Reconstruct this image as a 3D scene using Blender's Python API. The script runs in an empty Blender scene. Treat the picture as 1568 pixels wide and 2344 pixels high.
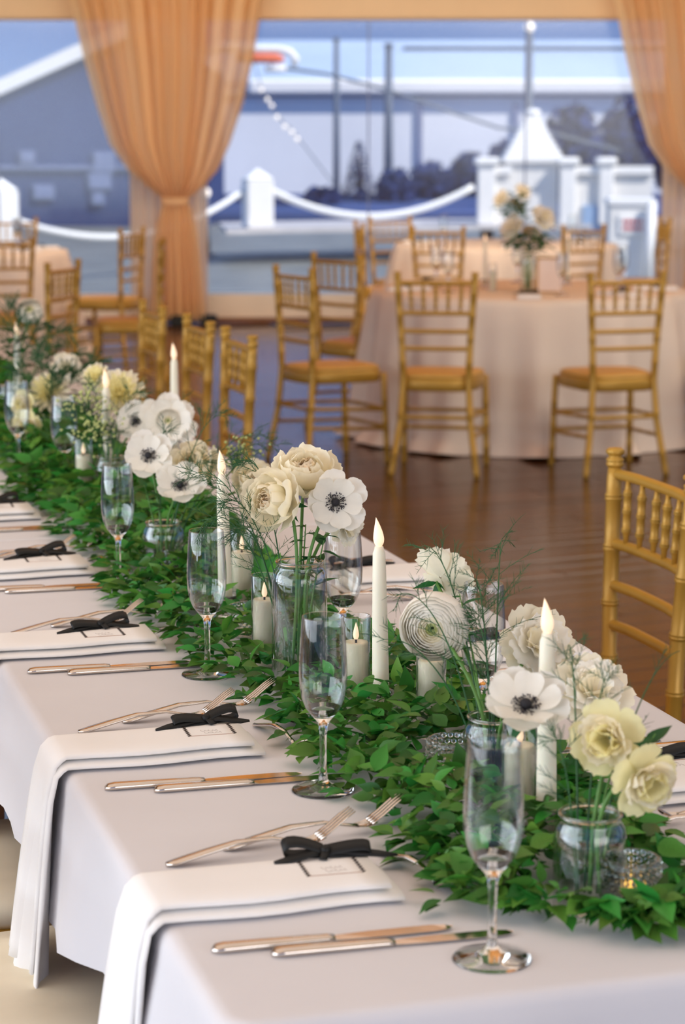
import bpy, math, random
from mathutils import Vector, Matrix, Euler, noise
rnd = random.Random(7)
PI = math.pi
SC = bpy.context.scene
COL = SC.collection

# ------------------------------------------------------------------ camera
FPX, CX, CY, EYE, TOP = 5050.0, 784.0, 1172.0, 1.53, 0.752
PITCH = math.atan(862 / FPX)
YAW = math.atan(1532 / math.hypot(FPX, 862))
cam_d = bpy.data.cameras.new('camera')
cam = bpy.data.objects.new('camera', cam_d)
COL.objects.link(cam)
cam.location = (0, 0, EYE)
cam.rotation_euler = (PI / 2 - PITCH, 0, -YAW)
cam_d.sensor_fit = 'VERTICAL'
cam_d.sensor_height = 36.0
cam_d.lens = FPX / 2344 * 36.0
cam_d.clip_start, cam_d.clip_end = 0.05, 2000
cam_d.dof.use_dof = True
cam_d.dof.focus_distance = 3.0
cam_d.dof.aperture_fstop = cam_d.lens / 12.0
SC.camera = cam

# ------------------------------------------------------------------ sky, sun, lights, exposure
world = bpy.data.worlds.new('sky')
SC.world = world
world.use_nodes = True
wn = world.node_tree.nodes
wl = world.node_tree.links
bg = wn['Background']
tc = wn.new('ShaderNodeTexCoord')
sep = wn.new('ShaderNodeSeparateXYZ')
ramp = wn.new('ShaderNodeValToRGB')
wl.new(tc.outputs['Generated'], sep.inputs[0])
wl.new(sep.outputs['Z'], ramp.inputs[0])
wl.new(ramp.outputs[0], bg.inputs['Color'])
ramp.color_ramp.elements[0].position = 0.0
ramp.color_ramp.elements[0].color = (0.24, 0.36, 0.64, 1)
ramp.color_ramp.elements[1].position = 0.5
ramp.color_ramp.elements[1].color = (0.25, 0.44, 0.85, 1)
e = ramp.color_ramp.elements.new(0.035)
e.color = (0.17, 0.29, 0.60, 1)
bg.inputs['Strength'].default_value = 1.05

def light(name, kind, loc, target, energy, color, size=1, size_y=None, angle=None):
    d = bpy.data.lights.new(name, kind)
    d.energy, d.color = energy, color
    if kind == 'AREA':
        d.shape = 'RECTANGLE'
        d.size, d.size_y = size, size_y or size
    if angle is not None:
        d.angle = angle
    o = bpy.data.objects.new(name, d)
    COL.objects.link(o)
    o.location = loc
    o.rotation_euler = (Vector(target) - Vector(loc)).to_track_quat('-Z', 'Y').to_euler()
    return o

light('sun', 'SUN', (30, -20, 40), (6, 10, 0), 5.6, (1.0, 0.93, 0.82), angle=math.radians(0.6))
light('open_tent_side', 'AREA', (-4.2, 3.0, 1.8), (1.0, 3.6, 0.8), 390, (0.84, 0.92, 1.0), 9.0, 2.8)
light('tent_front_opening', 'AREA', (3.0, -5.5, 2.4), (2.2, 5.0, 0.6), 270, (1.0, 0.96, 0.91), 7.0, 2.6)
light('tent_lining_glow', 'AREA', (2.0, 3.2, 3.0), (2.0, 3.2, 0), 115, (1.0, 0.92, 0.84), 8.0, 6.0)
light('far_bay_fill', 'AREA', (3.9, 13.6, 3.0), (5.2, 17.6, 1.5), 170, (1.0, 0.90, 0.76), 9.0, 0.6)  # added fill that brightens the far drapes and eave, no real fitting
light('mid_bay_fill', 'AREA', (6.0, 7.2, 3.5), (4.6, 10.6, 0.2), 110, (1.0, 0.91, 0.78), 5.0, 1.0)  # added fill aimed at the near round table, no real fitting
light('amber_ceiling_fill', 'AREA', (3.0, 11.0, 2.7), (3.0, 11.2, 6.0), 95, (1.0, 0.76, 0.48), 7.0, 2.0)  # added upward fill, warms the lining that the cutlery mirrors
SC.view_settings.view_transform = 'Standard'
SC.view_settings.look = 'None'
SC.view_settings.gamma = 1
SC.view_settings.use_curve_mapping = False
SC.view_settings.exposure = -0.08

# ------------------------------------------------------------------ where a point of the place is
RIGHT = Vector((math.cos(YAW), -math.sin(YAW), 0))
AHEAD = Vector((math.sin(YAW), math.cos(YAW), 0))
FWD = (AHEAD * math.cos(PITCH) + Vector((0, 0, -math.sin(PITCH))))
UPV = RIGHT.cross(FWD)
EYEV = Vector((0, 0, EYE))

def sight(px, py):
    return FWD + RIGHT * ((px - CX) / FPX) - UPV * ((py - CY) / FPX)

def at(px, py, z=TOP):
    d = sight(px, py)
    return EYEV + d * ((z - EYE) / d.z)

def deep(px, py, dist):
    return EYEV + sight(px, py) * dist

def away(side, dist, z=0.0):
    return RIGHT * side + AHEAD * dist + Vector((0, 0, z))

# ------------------------------------------------------------------ materials
MATS = {}

def rgb(c):
    return (c[0], c[1], c[2], 1.0)

def srgb(r, g, b):
    f = lambda v: (v / 255 / 12.92) if v <= 10 else ((v / 255 + 0.055) / 1.055) ** 2.4
    return (f(r), f(g), f(b))

def mat(name, color, rough=0.6, metal=0.0, vary=0.0, scale=30.0, bump=0.0, bscale=200.0, spec=0.5,
        transl=0.0, transp=0.0, emit=0.0, ecol=None, island=0.0, objvary=0.0, stretch=None, coat=0.0, sss=0.0, hue=0.0):
    m = bpy.data.materials.new(name)
    m.use_nodes = True
    nt = m.node_tree
    n, l = nt.nodes, nt.links
    p = n['Principled BSDF']
    out = n['Material Output']
    p.inputs['Roughness'].default_value = rough
    p.inputs['Metallic'].default_value = metal
    p.inputs['Specular IOR Level'].default_value = spec
    p.inputs['Coat Weight'].default_value = coat
    p.inputs['Base Color'].default_value = rgb(color)
    if sss:
        p.inputs['Subsurface Weight'].default_value = sss
        p.inputs['Subsurface Radius'].default_value = (0.02, 0.012, 0.008)
        p.inputs['Subsurface Scale'].default_value = 0.5
    csock = None
    tcn = n.new('ShaderNodeTexCoord')
    vec = tcn.outputs['Object']
    if stretch:
        mp = n.new('ShaderNodeMapping')
        mp.inputs['Scale'].default_value = stretch
        l.new(vec, mp.inputs[0])
        vec = mp.outputs[0]
    if vary or island or objvary:
        hsv = n.new('ShaderNodeHueSaturation')
        hsv.inputs['Color'].default_value = rgb(color)
        val = None
        if vary:
            t = n.new('ShaderNodeTexNoise')
            t.inputs['Scale'].default_value = scale
            t.inputs['Detail'].default_value = 4
            l.new(vec, t.inputs['Vector'])
            mr = n.new('ShaderNodeMapRange')
            mr.inputs[1].default_value, mr.inputs[2].default_value = 0.3, 0.7
            mr.inputs[3].default_value, mr.inputs[4].default_value = 1 - vary, 1 + vary
            l.new(t.outputs['Fac'], mr.inputs[0])
            val = mr.outputs[0]
        for amt, src in ((island, 'geo'), (objvary, 'obj')):
            if not amt:
                continue
            if src == 'geo':
                g = n.new('ShaderNodeNewGeometry').outputs['Random Per Island']
            else:
                g = n.new('ShaderNodeObjectInfo').outputs['Random']
            mr = n.new('ShaderNodeMapRange')
            mr.inputs[3].default_value, mr.inputs[4].default_value = 1 - amt, 1 + amt
            l.new(g, mr.inputs[0])
            if val is None:
                val = mr.outputs[0]
            else:
                mm = n.new('ShaderNodeMath')
                mm.operation = 'MULTIPLY'
                l.new(val, mm.inputs[0])
                l.new(mr.outputs[0], mm.inputs[1])
                val = mm.outputs[0]
        l.new(val, hsv.inputs['Value'])
        if hue:
            wn_ = n.new('ShaderNodeTexWhiteNoise')
            wn_.noise_dimensions = '1D'
            src_ = n.new('ShaderNodeNewGeometry').outputs['Random Per Island'] if island else n.new('ShaderNodeObjectInfo').outputs['Random']
            l.new(src_, wn_.inputs['W'])
            mh = n.new('ShaderNodeMapRange')
            mh.inputs[3].default_value, mh.inputs[4].default_value = 0.5 - hue, 0.5 + hue * .5
            l.new(wn_.outputs['Value'], mh.inputs[0])
            l.new(mh.outputs[0], hsv.inputs['Hue'])
        csock = hsv.outputs[0]
        l.new(csock, p.inputs['Base Color'])
    if bump:
        t = n.new('ShaderNodeTexNoise')
        t.inputs['Scale'].default_value = bscale
        t.inputs['Detail'].default_value = 3
        l.new(vec, t.inputs['Vector'])
        b = n.new('ShaderNodeBump')
        b.inputs['Strength'].default_value = bump
        b.inputs['Distance'].default_value = 0.01
        l.new(t.outputs['Fac'], b.inputs['Height'])
        l.new(b.outputs[0], p.inputs['Normal'])
    if emit:
        p.inputs['Emission Color'].default_value = rgb(ecol or color)
        p.inputs['Emission Strength'].default_value = emit
    sh = p.outputs[0]
    if transl:
        tr = n.new('ShaderNodeBsdfTranslucent')
        tr.inputs[0].default_value = rgb(color)
        if csock:
            l.new(csock, tr.inputs[0])
        mx = n.new('ShaderNodeMixShader')
        mx.inputs[0].default_value = transl
        l.new(sh, mx.inputs[1])
        l.new(tr.outputs[0], mx.inputs[2])
        sh = mx.outputs[0]
    if transp:
        tp = n.new('ShaderNodeBsdfTransparent')
        mx = n.new('ShaderNodeMixShader')
        mx.inputs[0].default_value = transp
        l.new(sh, mx.inputs[1])
        l.new(tp.outputs[0], mx.inputs[2])
        sh = mx.outputs[0]
    l.new(sh, out.inputs['Surface'])
    MATS[name] = m
    return m

def glass(name, color=(1, 1, 1), ior=1.47, rough=0.0):
    m = bpy.data.materials.new(name)
    m.use_nodes = True
    p = m.node_tree.nodes['Principled BSDF']
    p.inputs['Base Color'].default_value = rgb(color)
    p.inputs['Transmission Weight'].default_value = 1
    p.inputs['IOR'].default_value = ior
    p.inputs['Roughness'].default_value = rough
    MATS[name] = m
    return m

def thin_glass(name, tint=(0.985, 0.995, 0.99), edge=0.9, base=0.05):
    m = bpy.data.materials.new(name)
    m.use_nodes = True
    n, l = m.node_tree.nodes, m.node_tree.links
    n.remove(n['Principled BSDF'])
    tp = n.new('ShaderNodeBsdfTransparent')
    tp.inputs[0].default_value = rgb(tint)
    gl = n.new('ShaderNodeBsdfGlossy')
    gl.inputs['Roughness'].default_value = 0.03
    lw = n.new('ShaderNodeLayerWeight')
    pw = n.new('ShaderNodeMath')
    pw.operation = 'POWER'
    pw.inputs[1].default_value = 2.2
    mr = n.new('ShaderNodeMapRange')
    mr.inputs[3].default_value, mr.inputs[4].default_value = base, edge
    mx = n.new('ShaderNodeMixShader')
    l.new(lw.outputs['Facing'], pw.inputs[0])
    lw.inputs['Blend'].default_value = 0.5
    l.new(pw.outputs[0], mr.inputs[0])
    l.new(mr.outputs[0], mx.inputs[0])
    l.new(tp.outputs[0], mx.inputs[1])
    l.new(gl.outputs[0], mx.inputs[2])
    l.new(mx.outputs[0], n['Material Output'].inputs['Surface'])
    MATS[name] = m
thin_glass('thin_glass')
thin_glass('vase_water', (0.95, 0.985, 0.96), 0.3, 0.02)

mat('cloth', srgb(218, 215, 217), 0.85, vary=0.02, scale=6, bump=0.06, bscale=900, spec=0.15)
mat('napkin_cloth', srgb(240, 237, 234), 0.85, vary=0.015, scale=12, bump=0.05, bscale=1200, spec=0.15)
mat('round_cloth', srgb(230, 214, 198), 0.85, vary=0.03, scale=3, bump=0.05, bscale=500, spec=0.15)
mat('ribbon', srgb(11, 12, 12), 0.55, vary=0.1, scale=60, spec=0.4)
mat('card', srgb(238, 228, 215), 0.7, vary=0.02, scale=40)
mat('card_ink', srgb(40, 30, 28), 0.6, vary=0.1, scale=60)
mat('card_script', srgb(170, 160, 155), 0.6, vary=0.1, scale=60)
mat('card_edge', srgb(165, 125, 105), 0.6, vary=0.1, scale=60)
mat('steel', srgb(215, 205, 195), 0.14, metal=1.0, vary=0.04, scale=40)
glass('clear_glass', (0.985, 0.995, 0.99))
glass('water', (0.95, 0.985, 0.97), 1.33)
mat('wax', srgb(240, 234, 212), 0.5, vary=0.02, scale=30, sss=0.3)
mat('wax_ivory', srgb(236, 226, 200), 0.5, vary=0.03, scale=30, sss=0.3)
mat('flame', srgb(255, 226, 195), 0.5, emit=0.7, ecol=(1.0, 0.70, 0.44), vary=0.05, scale=80)
mat('glow', srgb(255, 200, 90), 0.5, emit=1.6, ecol=(1.0, 0.55, 0.12), vary=0.05, scale=80)
mat('wick', srgb(35, 25, 20), 0.8, vary=0.1)
mat('leaf', srgb(66, 134, 50), 0.42, hue=0.05, objvary=0.5, vary=0.12, scale=25, transl=0.3, spec=0.35)
mat('leaf_stuff', srgb(60, 126, 46), 0.42, hue=0.05, island=0.55, vary=0.12, scale=25, transl=0.3, spec=0.35)
mat('dark_leaf', srgb(40, 100, 48), 0.5, objvary=0.2, vary=0.15, scale=40, transl=0.3, spec=0.3)
mat('stem', srgb(92, 138, 62), 0.5, vary=0.15, scale=40, transl=0.1)
mat('fern', srgb(40, 88, 44), 0.6, vary=0.25, scale=20)
mat('petal_white', srgb(250, 246, 236), 0.6, vary=0.025, scale=60, transl=0.35, spec=0.2, objvary=0.03)
mat('petal_cream', srgb(252, 244, 220), 0.6, vary=0.04, scale=50, transl=0.35, spec=0.2, objvary=0.04)
mat('petal_yellow', srgb(246, 238, 186), 0.6, vary=0.06, scale=40, transl=0.35, spec=0.2, objvary=0.06)
mat('petal_blush', srgb(250, 234, 206), 0.6, vary=0.04, scale=40, transl=0.4, spec=0.2, objvary=0.04)
mat('petal_green', srgb(214, 220, 150), 0.6, vary=0.06, scale=40, transl=0.3, spec=0.2)
mat('anemone_eye', srgb(26, 24, 30), 0.7, vary=0.2, scale=300, bump=0.3, bscale=600)
mat('stamen', srgb(48, 44, 52), 0.7, vary=0.2, scale=200)
mat('gold', srgb(188, 144, 58), 0.38, metal=0.25, vary=0.07, scale=14, spec=0.45)
mat('gold_seat', srgb(204, 160, 84), 0.5, vary=0.06, scale=14, spec=0.3)
mat('ivory_pad', srgb(240, 230, 206), 0.75, vary=0.03, scale=20, spec=0.2)
mat('drape', srgb(253, 222, 174), 0.8, vary=0.04, scale=5, spec=0.1, transl=0.55, transp=0.10, stretch=(1, 1, 0.15))
mat('sheer', srgb(252, 228, 196), 0.8, vary=0.04, scale=5, spec=0.1, transl=0.5, transp=0.10, stretch=(1, 1, 0.15))
mat('lining', srgb(222, 160, 90), 0.85, vary=0.05, scale=1.5, spec=0.1)
mat('beam_fabric', srgb(228, 194, 152), 0.85, vary=0.03, scale=3, spec=0.1)
mat('base_rail', srgb(225, 208, 188), 0.6, vary=0.04, scale=4)
mat('floor_base', srgb(40, 24, 18), 0.5, vary=0.1)
mat('plank', srgb(82, 50, 24), 0.21, vary=0.3, scale=5, objvary=0.22, stretch=(0.35, 5, 5), spec=0.5, bump=0.02, bscale=14)
mat('plank_far', srgb(82, 50, 24), 0.21, vary=0.3, scale=5, island=0.22, stretch=(0.35, 5, 5), spec=0.5)
mat('black_iron', srgb(22, 24, 22), 0.6, vary=0.1)
mat('brown_wood', srgb(120, 76, 46), 0.6, vary=0.2, scale=8)
mat('white_paint', srgb(246, 244, 240), 0.5, vary=0.015, scale=4)
mat('rope', srgb(240, 240, 238), 0.8, vary=0.04, scale=60)
mat('dock_deck', srgb(190, 186, 186), 0.8, vary=0.08, scale=3)
mat('grey_panel', srgb(232, 230, 226), 0.7, vary=0.04, scale=3)
mat('blue_panel', srgb(150, 178, 212), 0.5, vary=0.05, scale=3)
mat('sign_red', srgb(205, 60, 66), 0.6, vary=0.05, scale=30)
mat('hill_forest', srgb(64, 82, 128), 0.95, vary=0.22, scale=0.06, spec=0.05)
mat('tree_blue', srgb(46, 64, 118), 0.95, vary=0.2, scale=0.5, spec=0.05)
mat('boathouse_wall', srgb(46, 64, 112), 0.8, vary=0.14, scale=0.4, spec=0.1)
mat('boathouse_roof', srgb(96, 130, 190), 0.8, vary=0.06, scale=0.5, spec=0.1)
mat('dim_pane', srgb(112, 124, 160), 0.5, vary=0.1, scale=1.0)
mat('window_grey', srgb(108, 120, 156), 0.4, vary=0.1, scale=1.0)
mat('awning', srgb(228, 230, 234), 0.8, vary=0.05, scale=0.4, transl=0.0, spec=0.1)
mat('shed_roof', srgb(170, 188, 210), 0.8, vary=0.05, scale=0.4, spec=0.1)
mat('steel_grey', srgb(92, 104, 122), 0.6, vary=0.06, scale=3)
mat('orange_paint', srgb(230, 110, 70), 0.6, vary=0.05, scale=4)
mat('bulb', srgb(255, 244, 230), 0.4, emit=0.8, ecol=(1.0, 0.9, 0.78), vary=0.02)
mat('frame_gold', srgb(190, 145, 70), 0.4, metal=0.3, vary=0.06, scale=40)
mat('paper_pink', srgb(236, 212, 196), 0.8, vary=0.02, scale=30)

def water_mat():
    m = mat('harbour_water', srgb(120, 122, 118), 0.4, spec=0.35, vary=0.35, scale=1.6, stretch=(0.7, 2.0, 1))
    n, l = m.node_tree.nodes, m.node_tree.links
    p = n['Principled BSDF']
    t = n.new('ShaderNodeTexNoise')
    t.inputs['Scale'].default_value = 0.9
    t.inputs['Detail'].default_value = 5
    b = n.new('ShaderNodeBump')
    b.inputs['Strength'].default_value = 1.0
    b.inputs['Distance'].default_value = 0.35
    tcn = n.new('ShaderNodeTexCoord')
    mp = n.new('ShaderNodeMapping')
    mp.inputs['Scale'].default_value = (0.7, 2.0, 1)
    l.new(tcn.outputs['Object'], mp.inputs[0])
    l.new(mp.outputs[0], t.inputs['Vector'])
    l.new(t.outputs['Fac'], b.inputs['Height'])
    l.new(b.outputs[0], p.inputs['Normal'])
water_mat()

def pane_mat():
    m = bpy.data.materials.new('clear_vinyl')
    m.use_nodes = True
    n, l = m.node_tree.nodes, m.node_tree.links
    n.remove(n['Principled BSDF'])
    tp = n.new('ShaderNodeBsdfTransparent')
    tp.inputs[0].default_value = (0.97, 0.98, 1.0, 1)
    gl = n.new('ShaderNodeBsdfGlossy')
    gl.inputs['Roughness'].default_value = 0.12
    df = n.new('ShaderNodeBsdfDiffuse')
    df.inputs[0].default_value = (0.8, 0.85, 0.9, 1)
    m1 = n.new('ShaderNodeMixShader')
    m1.inputs[0].default_value = 0.03
    m2 = n.new('ShaderNodeMixShader')
    m2.inputs[0].default_value = 0.02
    l.new(tp.outputs[0], m1.inputs[1])
    l.new(gl.outputs[0], m1.inputs[2])
    l.new(m1.outputs[0], m2.inputs[1])
    l.new(df.outputs[0], m2.inputs[2])
    l.new(m2.outputs[0], n['Material Output'].inputs['Surface'])
    MATS['clear_vinyl'] = m
pane_mat()

# ------------------------------------------------------------------ mesh helpers
class MB:
    def __init__(self):
        self.v, self.f = [], []

    def add(self, vs, fs, M=None):
        o = len(self.v)
        for p in vs:
            p = Vector(p)
            self.v.append(tuple(M @ p) if M is not None else tuple(p))
        self.f += [tuple(i + o for i in q) for q in fs]
        return self

    def box(self, c, s, M=None, bev=0.0):
        x, y, z = c
        a, b, h = s[0] / 2, s[1] / 2, s[2] / 2
        if bev <= 0:
            vs = [(x + i * a, y + j * b, z + k * h) for k in (-1, 1) for j in (-1, 1) for i in (-1, 1)]
            return self.add(vs, [(0, 2, 3, 1), (4, 5, 7, 6), (0, 1, 5, 4), (2, 6, 7, 3), (0, 4, 6, 2), (1, 3, 7, 5)], M)
        # bevelled: three stacked rings with chamfered corners
        def ring(zz, q):
            w, d = a - q, b - q
            t = bev
            return [(x + w, y + d - t, zz), (x + w - t, y + d, zz), (x - w + t, y + d, zz), (x - w, y + d - t, zz),
                    (x - w, y - d + t, zz), (x - w + t, y - d, zz), (x + w - t, y - d, zz), (x + w, y - d + t, zz)]
        zs = [(z - h, bev), (z - h + bev, 0), (z + h - bev, 0), (z + h, bev)]
        vs = []
        for zz, q in zs:
            vs += ring(zz, q)
        fs = [tuple(reversed(range(8))), tuple(range(24, 32))]
        for k in range(3):
            for i in range(8):
                j = (i + 1) % 8
                fs.append((k * 8 + i, k * 8 + j, k * 8 + 8 + j, k * 8 + 8 + i))
        return self.add(vs, fs, M)

    def tube(self, pts, rad, n=8, M=None, caps=True, flat=1.0):
        pts = [Vector(p) for p in pts]
        if not isinstance(rad, (list, tuple)):
            rad = [rad] * len(pts)
        vs, fs = [], []
        up = Vector((0, 0, 1))
        prev = None
        for i, p in enumerate(pts):
            t = (pts[min(i + 1, len(pts) - 1)] - pts[max(i - 1, 0)])
            t = t.normalized() if t.length > 1e-9 else Vector((0, 0, 1))
            if prev is None:
                a = t.cross(up if abs(t.z) < 0.95 else Vector((0, 1, 0)))
            else:
                a = prev - t * prev.dot(t)
            if a.length < 1e-6:
                a = t.orthogonal()
            a.normalize()
            b = t.cross(a)
            prev = a
            for k in range(n):
                w = 2 * PI * k / n
                vs.append(p + (a * math.cos(w) + b * (math.sin(w) * flat)) * rad[i])
        for i in range(len(pts) - 1):
            for k in range(n):
                j = (k + 1) % n
                fs.append((i * n + k, i * n + j, (i + 1) * n + j, (i + 1) * n + k))
        if caps:
            fs.append(tuple(reversed(range(n))))
            fs.append(tuple(range((len(pts) - 1) * n, len(pts) * n)))
        return self.add(vs, fs, M)

    def lathe(self, prof, n=32, M=None, squash=None):
        vs, fs, rows = [], [], []
        for r, z in prof:
            if r < 1e-6:
                rows.append([len(vs)])
                vs.append((0, 0, z))
            else:
                rows.append(list(range(len(vs), len(vs) + n)))
                for k in range(n):
                    w = 2 * PI * k / n
                    vs.append((r * math.cos(w), r * math.sin(w), z))
        for A, B in zip(rows, rows[1:]):
            if len(A) == 1 and len(B) == 1:
                continue
            for k in range(n):
                j = (k + 1) % n
                if len(A) == 1:
                    fs.append((A[0], B[j], B[k]))
                elif len(B) == 1:
                    fs.append((A[k], A[j], B[0]))
                else:
                    fs.append((A[k], A[j], B[j], B[k]))
        return self.add(vs, fs, M)

    def grid(self, fn, nu, nv, M=None, wrap=False):
        vs = [fn(i / nu, j / nv) for j in range(nv + 1) for i in range(nu + (0 if wrap else 1))]
        w = nu if wrap else nu + 1
        fs = []
        for j in range(nv):
            for i in range(nu):
                i2 = (i + 1) % w
                fs.append((j * w + i, j * w + i2, (j + 1) * w + i2, (j + 1) * w + i))
        return self.add(vs, fs, M)

    def mesh(self, name, material, smooth=True):
        me = bpy.data.meshes.new(name)
        me.from_pydata(self.v, [], self.f)
        me.update()
        if smooth:
            me.shade_smooth()
        me.materials.append(MATS[material])
        return me

def put(name, me, parent=None, M=None):
    o = bpy.data.objects.new(name, me)
    COL.objects.link(o)
    if parent is not None:
        o.parent = parent
    if M is not None:
        o.matrix_basis = M
    return o

def obj(name, mb, material, parent=None, smooth=True, M=None):
    return put(name, mb.mesh(name, material, smooth), parent, M)

def tag(o, label=None, cat=None, group=None, kind=None):
    if label:
        o['label'] = label
    if cat:
        o['category'] = cat
    if group:
        o['group'] = group
    if kind:
        o['kind'] = kind
    return o

def thing(name, label, cat, loc=(0, 0, 0), rotz=0.0, group=None):
    o = bpy.data.objects.new(name, None)
    o.empty_display_size = 0.05
    COL.objects.link(o)
    o.location = loc
    o.rotation_euler = (0, 0, rotz)
    return tag(o, label, cat, group)

def dup(root, loc=None, rotz=None, label=None, group=None, rot=None):
    def cp(o, par):
        c = o.copy()
        COL.objects.link(c)
        if par is not None:
            c.parent = par
        for ch in list(o.children):
            cp(ch, c)
        return c
    r = cp(root, None)
    if loc is not None:
        r.location = loc
    if rotz is not None:
        r.rotation_euler = (0, 0, rotz)
    if rot is not None:
        r.rotation_euler = rot
    if label:
        r['label'] = label
    if group:
        r['group'] = group
    return r

def struct(name, mb, material, parent=None, smooth=False, M=None):
    o = obj(name, mb, material, parent, smooth, M)
    if parent is None:
        o['kind'] = 'structure'
    return o

def frame_rows(x, y, z, o=(0, 0, 0)):
    x, y, z = Vector(x), Vector(y), Vector(z)
    return Matrix(((x.x, y.x, z.x, o[0]), (x.y, y.y, z.y, o[1]), (x.z, y.z, z.z, o[2]), (0, 0, 0, 1)))

def facing(axis, o=(0, 0, 0), spin=0.0):
    """matrix whose +Z looks along axis"""
    z = Vector(axis).normalized()
    x = Vector((0, 0, 1)).cross(z)
    if x.length < 1e-4:
        x = Vector((1, 0, 0))
    x.normalize()
    y = z.cross(x)
    return frame_rows(x, y, z, o) @ Matrix.Rotation(spin, 4, 'Z')

ROOM = frame_rows(RIGHT, AHEAD, (0, 0, 1))      # the tent's own axes: x along the far wall, y towards it

# ------------------------------------------------------------------ the tent: floor, far wall, lining, drapes
def ahead_pt(px, py, dist):
    d = sight(px, py)
    return EYEV + d * (dist / d.dot(AHEAD))

def rc(px, py, dist):
    """room coordinates (side, dist, height) of what is seen at px,py at that distance"""
    p = ahead_pt(px, py, dist)
    return (p.dot(RIGHT), dist, p.z)

fl = MB().box((0.0, 8.0, -0.06), (30, 24.0, 0.08), ROOM)
floor = struct('floor', fl, 'floor_base')
PD = math.radians(24)
pdir = RIGHT * math.cos(PD) + AHEAD * math.sin(PD)
pnor = Vector((-pdir.y, pdir.x, 0))
PW, PL = 0.132, 1.9
cells = []
for r in range(-40, 140):
    off = (r * 0.618 % 1.0) * PL
    for c in range(-10, 12):
        mid = pnor * (r * PW) + pdir * (c * PL + off)
        d, s = mid.dot(AHEAD), mid.dot(RIGHT)
        if d < 0.4 or d > 17.9 or abs(s) > 0.165 * d + 4.0:
            continue
        cells.append((d, mid))
cells.sort(key=lambda q: q[0])
plank_bm = MB().box((0, 0, -0.01), (PL - 0.004, PW - 0.004, 0.02), bev=0.0022)
plank_me = plank_bm.mesh('plank', 'plank', False)
pang = math.atan2(pdir.y, pdir.x)
shown = [q for q in cells if q[0] < 14 and -0.10 * q[0] - 0.6 < q[1].dot(RIGHT) < 0.165 * q[0] + 0.9][:300]
shown_ids = {id(q) for q in shown}
for q in shown:
    put('plank', plank_me, floor, Matrix.Translation(q[1] + Vector((0, 0, rnd.uniform(-0.0006, 0.0006)))) @ Matrix.Rotation(pang, 4, 'Z'))
rest = MB()
for q in cells:
    if id(q) not in shown_ids:
        rest.box((0, 0, -0.01), (PL - 0.004, PW - 0.004, 0.02), Matrix.Translation(q[1]) @ Matrix.Rotation(pang, 4, 'Z'))
tag(obj('floor_boards', rest, 'plank_far', floor, False), kind='stuff')

WD = 18.4
zb = rc(784, 46, WD)[2]
struct('baseboard_far', MB().box((0, WD, 0.135), (26, 0.10, 0.19), ROOM), 'base_rail')
struct('trim_1', MB().box((0, WD - 0.08, 0.02), (26, 0.08, 0.04), ROOM), 'brown_wood')
struct('trim_2', MB().box((0, WD, zb + 0.2), (26, 0.16, 0.4), ROOM, bev=0.02), 'beam_fabric')
# clear vinyl panes between the eave and the base rail, one per bay
tie_s = rc(400, 455, 18.0)[0]
BAY = 1205 * 18.2 / FPX
edges = [tie_s - BAY, tie_s, tie_s + BAY, tie_s + 2 * BAY]
for k in range(3):
    a, b = edges[k] + 0.02, edges[k + 1] - 0.02
    w = struct('window_%d' % (k + 1), MB().box(((a + b) / 2, WD, (0.24 + zb) / 2), (b - a, 0.004, zb - 0.24), ROOM), 'clear_vinyl')
    for m in (0.36, 0.66):
        obj('seam', MB().box((a + (b - a) * m, WD - 0.006, (0.24 + zb) / 2), (0.014, 0.006, zb - 0.26), ROOM), 'window_grey', w, False)
    obj('window_frame', MB().box((a - 0.02, WD, (0.24 + zb) / 2), (0.04, 0.06, zb - 0.24), ROOM), 'white_paint', w, False)
# lining: from the eave up to the ridge and down over the camera
cl = MB()
prof = [(WD + 0.3, zb + 0.38), (15.5, 3.25), (12.5, 3.9), (9.0, 4.7), (5.5, 3.9), (2.0, 3.2), (-1.5, 2.8)]
def lin(u, v):
    t = v * (len(prof) - 1)
    i = min(int(t), len(prof) - 2)
    q = t - i
    d = prof[i][0] * (1 - q) + prof[i + 1][0] * q
    z = prof[i][1] * (1 - q) + prof[i + 1][1] * q
    s = (u - 0.5) * 28
    z += 0.06 * math.sin(s * 4.0 + 0.6 * math.sin(d))
    return ROOM @ Vector((s, d, z))
cl.grid(lin, 168, 24)
struct('ceiling', cl, 'lining', smooth=True)

# drape: gathered panel, tie, tail and a straight sheer panel behind
DR = 18.0
yy = [-60, 15, 130, 240, 330, 390, 425, 448, 457]
ll = [136, 163, 190, 220, 250, 292, 332, 362, 373]
rr = [618, 602, 584, 558, 528, 500, 470, 440, 428]
def lerp_tab(t, tab):
    x = t * (len(tab) - 1)
    i = min(int(x), len(tab) - 2)
    return tab[i] + (tab[i + 1] - tab[i]) * (x - i)
s0 = rc(400, 455, DR)[0]
zt = rc(400, 457, DR)[2]
dr = thing('tied_drape', 'peach sheer drape tied in at the middle, left of the two seen', 'drape',
           ROOM @ Vector((s0, DR, 0)), -YAW, 'tied peach drapes')
def drape_fn(u, v):
    y = lerp_tab(v, yy)
    L, R_ = lerp_tab(v, ll), lerp_tab(v, rr)
    a, b = rc(L, y, DR), rc(R_, y, DR)
    uu = u + 0.012 * math.sin(u * 23)
    amp = 0.055 * (1 - v) ** 0.6 + 0.018
    s = a[0] + (b[0] - a[0]) * uu - s0
    fold = math.sin(u * 2 * PI * 11 + 1.3 * math.sin(u * 9)) + 0.5 * math.sin(u * 2 * PI * 23 + 2)
    bulge = -0.10 * math.sin(min(1, v * 1.02) * PI) * (1 - (2 * u - 1) ** 2)
    return (s, amp * fold + bulge, a[2])
obj('panel', MB().grid(drape_fn, 220, 40), 'drape', dr)
ty = [457, 480, 540, 620, 728]
tl = [374, 366, 352, 346, 342]
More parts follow.
